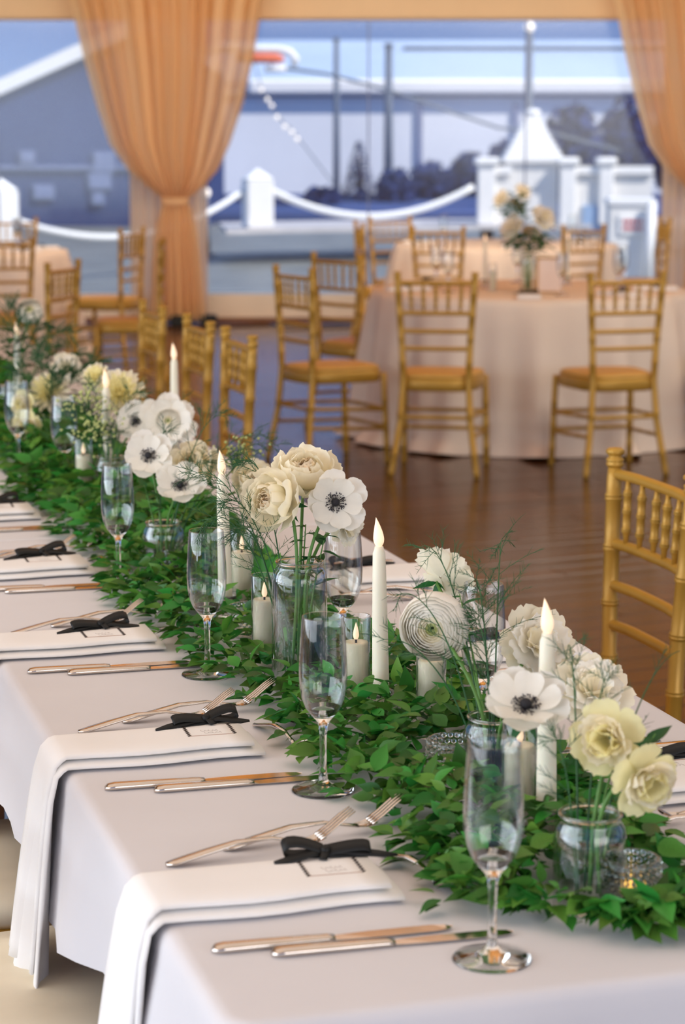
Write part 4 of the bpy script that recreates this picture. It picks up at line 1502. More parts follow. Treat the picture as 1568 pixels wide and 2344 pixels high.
J0 = jar(pp(1352, 1862, .100), 'short', 'short clear jar of cream lisianthus at the right')
J2 = jar(pp(1132, 1640, .100), 'short', 'short clear jar of white anemone behind the nearest flute')
J3 = jar(pp(374, 1195, .100), 'short', 'short clear jar under the two small anemones')
J4 = jar((.865, 4.62), 'short', 'clear jar among leaves under the green-eyed flower')
J5 = jar((.845, 5.36), 'short', 'clear jar among leaves under the far cream flowers')
J6 = jar((.855, 6.05), 'short', 'clear jar at the far end under dark ferns')

# ------------------------------------------------------------------ flowers
def petal_me(name, material, L, W, cup=.2, curl=.15, ruff=.0, seed=0, nu=12, nv=10, back=0.0, tip=2.4, frill=.02, freq=3.4):
    rr_ = random.Random(seed)
    a, b, c = rr_.uniform(0, 6), rr_.uniform(0, 6), rr_.uniform(.8, 1.2)
    def fn(u, v):
        x = 2 * u - 1
        v2 = 0.02 + 0.98 * v
        w = W * 0.5 * (v2 ** 0.62) * max(0.0, 1 - max(0.0, (v2 - .5) / .58) ** tip) ** 0.5
        edge = 1 + frill * (math.sin(x * 8 * c + a) + .6 * math.sin(x * 15 + b)) * v * v - 0.08 * x * x
        ang = cup * v                      # the petal bends up along its length
        y = L * edge * (math.sin(ang) / cup if abs(cup) > 1e-4 else v)
        z = L * ((1 - math.cos(ang)) / cup if abs(cup) > 1e-4 else 0)
        z += curl * W * x * x * v + ruff * L * v * v * (math.sin(x * freq * c + a) + .4 * math.sin(x * 2 * freq + b)) - back * L * max(0, v - .6) ** 2 * 6
        return (x * w, y, z)
    return MB().grid(fn, nu, nv).mesh(name, material)

def leaf_me(name, material, L=1.0, W=.42, fold=.14, bend=.25, nv=6):
    def fn(u, v):
        x = 2 * u - 1
        w = W * .54 * math.sin(PI * min(1, v ** .72)) ** 1.15 * (1 - .15 * v)
        return (x * w, v * L, fold * abs(x) * w * 2 - bend * v * v * L * .6)
    return MB().grid(fn, 2, nv).mesh(name, material)

TEMPL = {}
def ring(lst, me, n, tilt, z=0.0, r=0.0, off=0.0, jit=.08, seed=0, name='petal', sc=1.0):
    rr_ = random.Random(seed * 31 + n)
    for k in range(n):
        ph = 2 * PI * (k + off) / n + rr_.uniform(-jit, jit)
        th = tilt + rr_.uniform(-jit, jit)
        s = sc * rr_.uniform(.93, 1.07)
        m = me[k % len(me)] if isinstance(me, list) else me
        lst.append((name, m, Matrix.Rotation(ph, 4, 'Z') @ Matrix.Translation((0, r, z)) @ Matrix.Rotation(th, 4, 'X') @ Matrix.Rotation(rr_.uniform(-.1, .1), 4, 'Y') @ Matrix.Scale(s, 4)))

def build_templates():
    # anemone
    A = [petal_me('petal', 'petal_white', .046, .050, .30, .06, .02, s, frill=.012) for s in range(3)]
    B = [petal_me('petal', 'petal_white', .041, .044, .40, .08, .025, s + 5, frill=.012) for s in range(2)]
    l = []
    ring(l, A, 5, .10, 0, .002, 0, .08, 1)
    ring(l, B, 5, .22, .002, .002, .5, .08, 2)
    dome = MB().lathe([(0, .013)] + [(.0062 * math.sin(a * PI / 12), .0075 + .0058 * math.cos(a * PI / 12)) for a in range(1, 8)] + [(.004, .002)], 14).mesh('eye', 'anemone_eye')
    st = MB()
    rr_ = random.Random(4)
    for k in range(80):
        w = rr_.uniform(0, 2 * PI)
        r = rr_.choice((.0105, .0125, .0148)) + rr_.uniform(-.0008, .0008)
        z = .0075 - (r - .0105) * .35 + rr_.uniform(-.0008, .0008)
        st.tube([(.004 * math.cos(w), .004 * math.sin(w), .003), (r * math.cos(w), r * math.sin(w), z)], .0002, 3, caps=False)
        st.lathe([(0, -.0013), (.0011, 0), (0, .0013)], 5, Matrix.Translation((r * math.cos(w), r * math.sin(w), z)))
    l.append(('eye', dome, Matrix()))
    l.append(('stamens', st.mesh('stamens', 'stamen'), Matrix()))
    TEMPL['anemone'] = l
    # ranunculus: nested shells
    def shell(r, th0, th1, half, material, seed):
        rr2 = random.Random(seed)
        a = rr2.uniform(0, 6)
        def fn(u, v):
            x = 2 * u - 1
            top = th1 + .06 * x * x + .02 * math.sin(x * 6 + a)
            th = th0 + (top - th0) * v
            ph = x * half * (1 - .12 * v)
            rr3 = r * (1 + .010 * v * v + .006 * math.sin(x * 5 + a) * v)
            return (rr3 * math.sin(th) * math.sin(ph), rr3 * math.sin(th) * math.cos(ph), r * math.cos(th))
        return MB().grid(fn, 9, 7).mesh('petal', material)
    l = []
    N = 14
    for k in range(N):
        q = k / (N - 1)
        r = .0085 + .0335 * q
        th1 = math.radians(12 + 58 * q ** 0.9)
        n = 4 if k < 3 else (5 if k < 6 else 6)
        mt = 'petal_green' if k < 3 else ('petal_cream' if k < 6 else 'petal_white')
        me = [shell(r * (1 + .02 * s), math.radians(150), th1, PI / n * 1.25, mt, k * 7 + s) for s in range(2)]
        for i in range(n):
            l.append(('petal', me[i % 2], Matrix.Rotation(2 * PI * (i + .37 * k) / n, 4, 'Z') @ Matrix.Translation((0, 0, -.004))))
    TEMPL['ranunculus'] = l
    # peony
    P1 = [petal_me('petal', 'petal_cream', .064, .070, 1.1, .10, .012, s + 20, frill=.022) for s in range(3)]
    P2 = [petal_me('petal', 'petal_cream', .054, .056, 1.2, .12, .02, s + 24, frill=.03) for s in range(3)]
    P3 = [petal_me('petal', 'petal_blush', .044, .042, 1.0, .16, .04, s + 28, frill=.04) for s in range(3)]
    l = []
    ring(l, P1, 5, .10, 0, .002, 0, .12, 3)
    ring(l, P1, 5, .38, 0, .002, .5, .12, 4, sc=.97)
    ring(l, P2, 6, .62, .002, .003, .2, .14, 5)
    ring(l, P2, 5, .85, .003, .003, .7, .14, 51, sc=.9)
    ring(l, P3, 7, 1.0, .004, .003, 0, .18, 6)
    ring(l, P3, 5, 1.2, .006, .002, .4, .2, 7, sc=.8)
    TEMPL['peony'] = l
    # lisianthus, loosely ruffled
    R1 = [petal_me('petal', 'petal_yellow', .046, .052, .75, .08, .05, s + 40, frill=.03, back=.18) for s in range(3)]
    R2 = [petal_me('petal', 'petal_cream', .042, .046, .8, .10, .06, s + 44, frill=.03, back=.12) for s in range(3)]
    l = []
    ring(l, R1, 5, .18, 0, .002, 0, .15, 8)
    ring(l, R2, 6, .5, .002, .002, .5, .16, 9)
    ring(l, R2, 6, .8, .004, .002, .1, .18, 10, sc=.92)
    ring(l, R1, 5, 1.05, .006, .002, .6, .2, 11, sc=.82)
    TEMPL['lisianthus'] = l
    # ruffled white garden flower
    W1 = [petal_me('petal', 'petal_cream', .052, .058, .45, .05, .055, s + 50, frill=.035, back=.1) for s in range(3)]
    W2 = [petal_me('petal', 'petal_white', .045, .048, .6, .08, .07, s + 54, frill=.04, back=.1) for s in range(3)]
    l = []
    ring(l, W1, 6, .10, 0, .002, 0, .14, 12)
    ring(l, W2, 6, .38, .002, .002, .5, .18, 13)
    ring(l, W2, 6, .72, .004, .002, .1, .2, 14, sc=.85)
    ring(l, W1, 5, 1.0, .006, .002, .6, .2, 15, sc=.68)
    TEMPL['ruffled'] = l
    # open pale flower with a green heart
    O = [petal_me('petal', 'petal_white', .056, .056, .35, .06, .03, s + 70, frill=.025) for s in range(3)]
    l = []
    ring(l, O, 6, .12, 0, .002, 0, .1, 16)
    ring(l, O, 6, .34, .002, .002, .5, .1, 17, sc=.9)
    for name, me, m in TEMPL['ranunculus']:
        l.append((name, me, Matrix.Translation((0, 0, .012)) @ Matrix.Scale(.55, 4) @ m))
    TEMPL['open_ranunculus'] = l
    # dahlia
    D = [petal_me('petal', 'petal_yellow', .042, .013, .12, .3, .0, s + 60, nu=4, nv=6, tip=3) for s in range(2)]
    Dw = [petal_me('petal', 'petal_cream', .046, .014, .08, .3, .0, s + 64, nu=4, nv=6, tip=3) for s in range(2)]
    l = []
    for k, (n, th, sc) in enumerate(((13, .12, 1), (13, .32, .98), (12, .55, .9), (11, .8, .8), (9, 1.05, .66), (7, 1.3, .5))):
        ring(l, Dw if k < 2 else D, n, th, .001 * k, .002, .5 * (k % 2), .05, 20 + k, sc=sc)
    TEMPL['dahlia'] = l
build_templates()
leafA = leaf_me('leaf', 'dark_leaf')
sepal = leaf_me('sepal', 'dark_leaf', 1, .3, .1, .5)

def bez(a, b, c, d, n):
    out = []
    for i in range(n + 1):
        t = i / n
        out.append(a * (1 - t) ** 3 + b * 3 * t * (1 - t) ** 2 + c * 3 * t * t * (1 - t) + d * t ** 3)
    return out

def flower(kind, head, axis, base, label, scale=1.0, spin=0.0, group=None, frill=0, off=(0, 0), rim=None):
    """head: where the bloom sits; base: the jar it stands in"""
    head = Vector(head)
    ax = Vector(axis).normalized()
    b = Vector((base.x + off[0], base.y + off[1], base.z + .012))
    nm = {'ruffled': 'garden_flower', 'open_ranunculus': 'ranunculus'}.get(kind, kind)
    t = thing(nm, label, 'flower', b, 0, group)
    h = head - b
    M = facing(ax, h, spin) @ Matrix.Scale(scale, 4)
    for name, me, m in TEMPL[kind]:
        put(name, me, t, M @ m)
    mid = Vector((off[0] * -1.2 + h.x * .10, off[1] * -1.2 + h.y * .10, (rim or .10) - .012))
    pts = bez(Vector((0, 0, 0)), mid * .7, mid * 1.05 + Vector((0, 0, .01)), h - ax * (.012 * scale), 12)
    obj('stem', MB().tube(pts, .0024, 7), 'stem', t)
    for k in range(frill):
        w = 2 * PI * k / frill
        L = .030 * rnd.uniform(.8, 1.2)
        put('sepal', sepal, t, facing(ax, h - ax * .012) @ Matrix.Rotation(w, 4, 'Z') @ Matrix.Rotation(-.5 + rnd.uniform(-.3, .3), 4, 'X') @ Matrix.Scale(L, 4))
    return t

def toward(right=0.0, up=0.0, back=0.0):
    """a direction built from the way back to the viewer's side of the table"""
    return (-AHEAD * (1 - back) + RIGHT * right + Vector((0, 0, up)))

gA, gP, gZ = 'white anemones with dark eyes', 'cream peonies', 'cream lisianthus heads'
d1 = (J1 - EYEV).dot(FWD)
flower('peony', deep(652, 1150, d1 - .02), toward(-.75, .35), J1, 'cream peony at the left in the tall jar', .98, .3, gP, 4, (-.012, .004), .187)
flower('peony', deep(694, 1118, d1 + .035), toward(.05, .9, .5), J1, 'pale peony at the top of the tall jar', 1.0, 1.2, gP, 0, (.002, .014), .187)
flower('anemone', deep(766, 1150, d1 - .02), toward(.22, .18), J1, 'white anemone facing us at the right of the tall jar', .98, .2, gA, 7, (.010, -.006), .187)
flower('ruffled', deep(788, 1200, d1 + .05), toward(.8, -.3), J1, 'pale drooping flower below the anemone in the tall jar', .6, .2, None, 3, (.014, .006), .187)
d2 = (J2 - EYEV).dot(FWD)
flower('ranunculus', deep(992, 1436, d2 + .06), toward(-.30, -.04), J2, 'big white ranunculus with a green heart', 1.0, 0, None, 3, (-.012, .006))
flower('anemone', deep(1203, 1622, (Vector((tp(1259, 1370)[0], tp(1259, 1370)[1], TOP + .15)) - EYEV).dot(FWD) - .075), toward(-.05, 1.7), J2, 'blurred white anemone above the nearest flute', 1.02, .5, gA, 5, (.012, -.008))
flower('ruffled', deep(1222, 1480, d2 + .14), toward(.25, .55), J2, 'cream ruffled flower behind the right taper candle', 1.0, .4, None, 3, (.010, .010))
flower('ruffled', deep(1352, 1592, d2 + .02), toward(.1, .85), J2, 'blurred pale flower right of the right taper candle', .98, 1.1, None, 3, (.016, .0))
flower('ruffled', deep(1008, 1322, d2 + .22), toward(.5, .5, 1.7), J2, 'white flower seen from behind above the ranunculus', .84, 2.0, None, 4, (-.004, .014))
d0 = (J0 - EYEV).dot(FWD)
flower('lisianthus', deep(1398, 1690, d0 + .0), toward(-.45, .25), J0, 'upper cream yellow lisianthus in the short right jar', .92, .3, gZ, 4, (.004, .008))
flower('lisianthus', deep(1462, 1775, d0 - .03), toward(.35, -.15), J0, 'lower cream yellow lisianthus in the short right jar', .88, 1.3, gZ, 4, (.012, -.004))
d3 = (J3 - EYEV).dot(FWD)
flower('anemone', deep(340, 1045, d3 - .02), toward(.0, .5), J3, 'small white anemone above the fourth nearest left flute', .98, .4, gA, 4, (-.008, -.004))
flower('anemone', deep(412, 1115, d3 - .06), toward(.0, 1.1), J3, 'small white anemone below the pale peony', 1.0, .9, gA, 5, (.006, -.010))
flower('peony', deep(456, 1082, d3 + .02), toward(-.3, .6, .2), J3, 'pale peony behind the fern sprays', .98, .2, gP, 3, (.010, .006))
flower('peony', deep(572, 1112, d3 + .02), toward(.3, .5), J3, 'cream peony behind the fern left of the tall jar', .85, .8, gP, 3, (.014, -.002))
d4 = (J4 - EYEV).dot(FWD)
flower('open_ranunculus', deep(386, 966, d4 - .06), toward(.0, .30), J4, 'pale flower with a green eye under the far taper', 1.12, 0, None, 3, (.012, .0))
flower('anemone', deep(312, 966, d4 - .04), toward(-.3, .6), J4, 'half hidden anemone beside the green-eyed flower', .95, .3, gA, 3, (-.004, -.006))
flower('dahlia', deep(274, 908, d4 + .10), toward(.1, .8), J4, 'yellow dahlia behind the fifth taper candle', 1.3, .3, None, 3, (-.006, .010))
flower('dahlia', deep(222, 868, d4 + .25), toward(-.3, .9), J4, 'pale dahlia top, behind and left of the fifth taper candle', .8, .9, None, 2, (-.012, .010))
d5 = (J5 - EYEV).dot(FWD)
flower('dahlia', deep(112, 905, d5 - .02), toward(-.1, .9), J5, 'far cream dahlia above the leaf-hidden flute', 1.25, .5, None, 3, (.006, -.006))
flower('lisianthus', deep(58, 925, d5 - .08), toward(-.6, .2), J5, 'far cream lisianthus at the left edge, upper one', .8, .2, gZ, 2, (-.010, -.004))
flower('lisianthus', deep(66, 968, d5 - .10), toward(-.2, -.2), J5, 'far cream lisianthus drooping at the left edge, lower one', .85, 1.2, gZ, 2, (-.008, .004))
d6 = (J6 - EYEV).dot(FWD)
flower('ranunculus', deep(68, 712, d6), toward(.0, .6), J6, 'far pale bud high at the left edge', .85, 0, None, 3, (-.004, .0))
flower('ruffled', deep(150, 848, d6 - .3), toward(.3, .6), J6, 'far blurred cream flower left of the fifth taper', .9, .4, None, 2, (.010, -.006))

# ------------------------------------------------------------------ fern sprays and leafy sprigs
def fern_mesh(base, tip, seed, arch=.12, n_br=16, dens=1.0, br_len=.30, start=.35, thick=1.0):
    rr_ = random.Random(seed)
    b, t = Vector((0, 0, 0)), Vector(tip) - Vector(base)
    L = t.length
    c1 = Vector((t.x * .15, t.y * .15, t.z * .5 + L * .15))
    c2 = t + Vector((-t.x * .35, -t.y * .35, L * arch))
    P = bez(b, c1, c2, t, 28)
    main = MB().tube(P, [.0011 * (1 - i / 30) + .0003 for i in range(len(P))], 5)
    f = MB()
    for k in range(n_br):
        q = start + (1 - start) * (k + rr_.random() * .6) / n_br
        i = min(int(q * 28), 27)
        p = P[i].lerp(P[i + 1], q * 28 - i)
        tan = (P[i + 1] - P[i]).normalized()
        side = tan.cross(Vector((rr_.gauss(0, 1), rr_.gauss(0, 1), rr_.gauss(0, .6)))).normalized()
        d = (tan * .75 + side * .65).normalized()
        bl = L * br_len * (1.15 - q) * rr_.uniform(.6, 1.1) + .012
        bend = Vector((rr_.gauss(0, .15), rr_.gauss(0, .15), -.15))
        bp = [p + (d * s + bend * s * s) * bl for s in (0, .25, .5, .75, 1)]
        f.tube(bp, [w_ * thick for w_ in (.00055, .0005, .0004, .00035, .0002)], 3, caps=False)
        for m in range(int(9 * dens)):
            s = .2 + .8 * (m + rr_.random() * .5) / 9
            x = s * 4
            j = min(int(x), 3)
            np_ = bp[j].lerp(bp[j + 1], x - j)
            sd = d.cross(Vector((rr_.gauss(0, 1), rr_.gauss(0, 1), rr_.gauss(0, 1)))).normalized()
            nd = (d * .8 + sd * .6).normalized()
            ln = .016 * rr_.uniform(.6, 1.2) * (1.2 - s * .6)
            f.tube([np_, np_ + nd * ln], [.00045 * thick, .00015 * thick], 3, caps=False)
    return main, f

def fern(base, tip, seed, label, group='wispy fern sprays in the jars', off=(0, 0), **k):
    b = Vector((base.x + off[0], base.y + off[1], base.z + .012))
    t = thing('fern_spray', label, 'fern', b, 0, group)
    m, f = fern_mesh(b, tip, seed, **k)
    obj('stem', m, 'fern', t)
    o = obj('foliage', f, 'fern', t)
    o['kind'] = 'stuff'
    return t
fs_ = [
    (J1, (438, 1090), d1 + .0, 'fern spray reaching farthest left from the tall jar', (-.014, .0), {}),
    (J1, (455, 1215), d1 - .04, 'fern spray arching down over the third nearest left flute', (-.016, -.006), {'arch': .3}),
    (J1, (505, 1150), d1 - .03, 'fern spray in front of the pillar candle under the peony', (-.010, -.012), {'n_br': 20}),
    (J1, (530, 1240), d1 - .02, 'lowest fern spray left of the tall jar', (-.018, .004), {'arch': .35}),
    (J1, (560, 1060), d1 + .02, 'fern spray beside the left peony in the tall jar', (-.010, .010), {}),
    (J3, (520, 958), d3 - .02, 'fern spray curving right from the small anemones', (.010, .004), {}),
    (J3, (612, 1000), d3 + .04, 'fern spray reaching right before the edge-on chairs', (.012, .010), {}),
    (J3, (640, 1022), d3 + .0, 'fern spray tip nearest the tall jar peonies', (.014, -.004), {}),
    (J3, (480, 1060), d3 - .08, 'fern spray before the pale peony', (.004, -.014), {'n_br': 20}),
    (J3, (380, 990), d3 + .02, 'fern spray standing between the small anemones', (-.006, .010), {}),
    (J4, (455, 925), d4, 'fern stalk slanting over the green-eyed flower', (.010, .008), {'n_br': 8}),
    (J4, (322, 900), d4 - .04, 'fern spray over the yellow dahlia', (.0, -.010), {'dens': 1.4}),
    (J4, (168, 930), d4 - .03, 'fern spray reaching left over the leaf-hidden flute', (-.014, -.004), {'dens': 1.4}),
    (J4, (210, 880), d4 + .08, 'fern spray behind the fifth taper candle', (-.010, .012), {'dens': 1.4}),
    (J4, (255, 990), d4 - .10, 'fern spray hanging before the fifth taper candle', (-.012, .0), {'dens': 1.6}),
    (J5, (165, 850), d5, 'dark fern spray above the far cream dahlia', (.012, .004), {'dens': 1.4}),
    (J5, (35, 850), d5, 'dark fern spray at the left edge above the last flute', (-.012, .006), {'dens': 1.4}),
    (J5, (90, 800), d5 + .1, 'tall dark fern stalk at the far left', (.0, .012), {'dens': 1.4}),
    (J6, (30, 700), d6, 'farthest fern spray beside the pale bud', (-.010, .0), {'dens': 1.4}),
    (J6, (112, 742), d6 - .05, 'farthest fern spray leaning right', (.010, .0), {'dens': 1.4}),
    (J6, (205, 815), d6 - .1, 'farthest fern spray low before the gold chairs', (.012, -.006), {'dens': 1.4}),
    (J6, (60, 735), d6 - .12, 'dark fern spray hanging low at the far left edge', (-.006, -.008), {'dens': 1.6, 'n_br': 24}),
    (J6, (165, 770), d6 - .15, 'dark fern spray before the farthest row chair', (.006, -.010), {'dens': 1.6, 'n_br': 24}),
    (J5, (120, 860), d5 - .06, 'dense dark fern spray over the far cream dahlia', (.004, -.010), {'dens': 1.6, 'n_br': 24}),
    (J5, (230, 830), d5 + .05, 'dense dark fern spray left of the fifth taper', (.012, .002), {'dens': 1.6, 'n_br': 24}),
    (J2, (905, 1365), d2 + .02, 'fern spray crossing the left taper candle, upper one', (-.012, .010), {'n_br': 7}),
    (J2, (862, 1470), d2 + .0, 'fern spray crossing the left taper candle, lower one', (-.014, .0), {'n_br': 7}),
    (J2, (1150, 1240), d2 + .25, 'faint fern spray high before the brown floor', (.004, .014), {'n_br': 12}),
    (J2, (960, 1255), d2 + .25, 'faint fern spray above the flower seen from behind', (-.006, .014), {'n_br': 12}),
    (J2, (1085, 1330), d2 + .10, 'bushy fern spray before the right-hand flute', (.0, .008), {'n_br': 18, 'dens': 1.5}),
    (J2, (1085, 1420), d2 + .05, 'low bushy fern spray right of the ranunculus', (.004, .006), {'n_br': 18, 'dens': 1.5}),
    (J0, (1300, 1480), d0 + .15, 'fern spray over the cream ruffled flower', (-.008, .010), {'n_br': 10}),
    (J0, (1262, 1700), d0 - .02, 'fern spray crossing the right taper candle', (-.014, .0), {'n_br': 10}),
    (J0, (1390, 1560), d0 + .06, 'fern spray over the blurred pale flower', (.0, .012), {'n_br': 10}),
    (J0, (1556, 1490), d0 + .1, 'thin grass stalk slanting right over the near chair', (.012, .008), {'n_br': 2, 'arch': .02}),
]
for i, (b, (px, py), dd, lab, off, kw) in enumerate(fs_):
    if b is J4:
        kw = dict(kw, thick=1.5)
    elif b is J5 or b is J6:
        kw = dict(kw, thick=2.2, n_br=26)
    fern(b, deep(px, py, dd), 200 + i, lab, 'wispy fern sprays in the jars', off, **kw)

def sprig(base, tip, n, size, seed, label, group='leafy sprigs in the jars', off=(0, 0), big=False):
    rr_ = random.Random(seed)
    b = Vector((base.x + off[0], base.y + off[1], base.z + .012))
    t = thing('leafy_sprig', label, 'leaves', b, 0, group)
    e = Vector(tip) - b
    P = bez(Vector((0, 0, 0)), Vector((e.x * .1, e.y * .1, e.z * .5)), e * .75 + Vector((0, 0, .02)), e, 14)
    obj('stem', MB().tube(P, [.0016 * (1 - i / 18) + .0004 for i in range(15)], 6), 'stem', t)
    for k in range(n):
        q = .5 + .5 * (k + .5) / n
        i = min(int(q * 14), 13)
        p = P[i].lerp(P[i + 1], q * 14 - i)
        w = k * 2.4 + rr_.uniform(-.4, .4)
        d = Vector((math.cos(w), math.sin(w), rr_.uniform(-.2, .6)))
        y = d.normalized()
        x = y.cross(Vector((0, 0, 1))).normalized()
        put('leaf', leafA, t, frame_rows(x, y, x.cross(y), p) @ Matrix.Scale(size * rr_.uniform(.75, 1.15), 4))
    return t
sprig(J0, deep(1500, 1680, d0 + .03), 5, .050, 1, 'broad dark leaves right of the upper cream lisianthus', off=(.012, .006))
sprig(J0, deep(1440, 1640, d0 + .08), 5, .024, 2, 'small dark leaves above the cream lisianthus', off=(.006, .012))
sprig(J2, deep(1165, 1560, d2), 6, .040, 3, 'green leaves between ranunculus and blurred anemone', off=(.002, .004))
sprig(J2, deep(1052, 1360, d2 + .15), 7, .030, 4, 'dark leaves above the big ranunculus', off=(-.004, .008))
sprig(J1, deep(745, 1222, d1 - .01), 9, .038, 5, 'dark frilled leaves under the tall jar anemone', off=(.004, -.010))
sprig(J1, deep(700, 1200, d1), 7, .030, 6, 'dark leaves under the tall jar peonies', off=(.0, .0))
sprig(J3, deep(440, 1140, d3 - .02), 8, .036, 7, 'dark leaves right of the lower small anemone', off=(.008, .0))
sprig(J3, deep(330, 1110, d3 - .03), 8, .040, 8, 'green leaves below the upper small anemone', off=(-.010, -.006))
sprig(J3, deep(520, 1170, d3 + .03), 8, .036, 9, 'dark leaves under the fern left of the pillar candle', off=(.014, .006))
sprig(J4, deep(150, 960, d4 - .02), 8, .06, 10, 'broad dark leaves behind the leaf-hidden flute', off=(-.014, .0))
sprig(J4, deep(330, 1010, d4 - .05), 9, .045, 11, 'green leaves under the half hidden anemone', off=(.004, -.008))
sprig(J4, deep(215, 950, d4 + .02), 9, .05, 12, 'dark leaves left of the fifth taper candle', off=(-.010, .006))
sprig(J5, deep(105, 950, d5 - .05), 9, .055, 13, 'broad dark leaves under the far cream dahlia', off=(.006, -.008))
sprig(J6, deep(60, 790, d6 - .1), 9, .05, 14, 'dark leaves on the tall stalk at the far left', off=(.0, -.008))

sprig(J6, deep(40, 760, d6 - .1), 10, .07, 15, 'broad dark leaves at the far left edge', off=(-.008, -.004))
sprig(J6, deep(130, 790, d6 - .12), 10, .06, 16, 'dark leaves low at the far end of the long table', off=(.008, -.006))
sprig(J5, deep(150, 890, d5), 10, .06, 17, 'dark leaves right of the far cream dahlia', off=(.010, .004))
sprig(J5, deep(45, 880, d5 - .05), 10, .05, 18, 'dark leaves above the last flute at the left edge', off=(-.010, .0))

def filler(base, tip, seed, label, off=(0, 0)):
    rr_ = random.Random(seed)
    b = Vector((base.x + off[0], base.y + off[1], base.z + .012))
    t = thing('filler_bloom', label, 'flower', b, 0, 'tufts of tiny buds')
    e = Vector(tip) - b
    P = bez(Vector((0, 0, 0)), Vector((0, 0, e.z * .5)), e * .8, e, 10)
    obj('stem', MB().tube(P, .0014, 6), 'stem', t)
    m, w = MB(), MB()
    for k in range(90):
        d = Vector((rr_.gauss(0, 1), rr_.gauss(0, 1), rr_.gauss(.3, .8))) * .022
        w.tube([e * .9, e + d], .0004, 3, caps=False)
        m.lathe([(0, -.003), (.0026, -.001), (.0026, .0015), (0, .003)], 6, Matrix.Translation(e + d))
    o = obj('buds', m, 'petal_green', t)
    o['kind'] = 'stuff'
    o2 = obj('stalks', w, 'fern', t)
    o2['kind'] = 'stuff'
filler(J4, deep(200, 925, d4 - .06), 1, 'tuft of tiny yellowish buds left of the fifth taper', (-.006, -.010))
filler(J4, deep(222, 985, d4 - .12), 2, 'tuft of tiny brownish buds below the other, beside the taper', (-.004, .002))
filler(J3, deep(552, 1052, d3 + .06), 3, 'tuft of tiny green buds right of the third taper tip', (.012, .008))

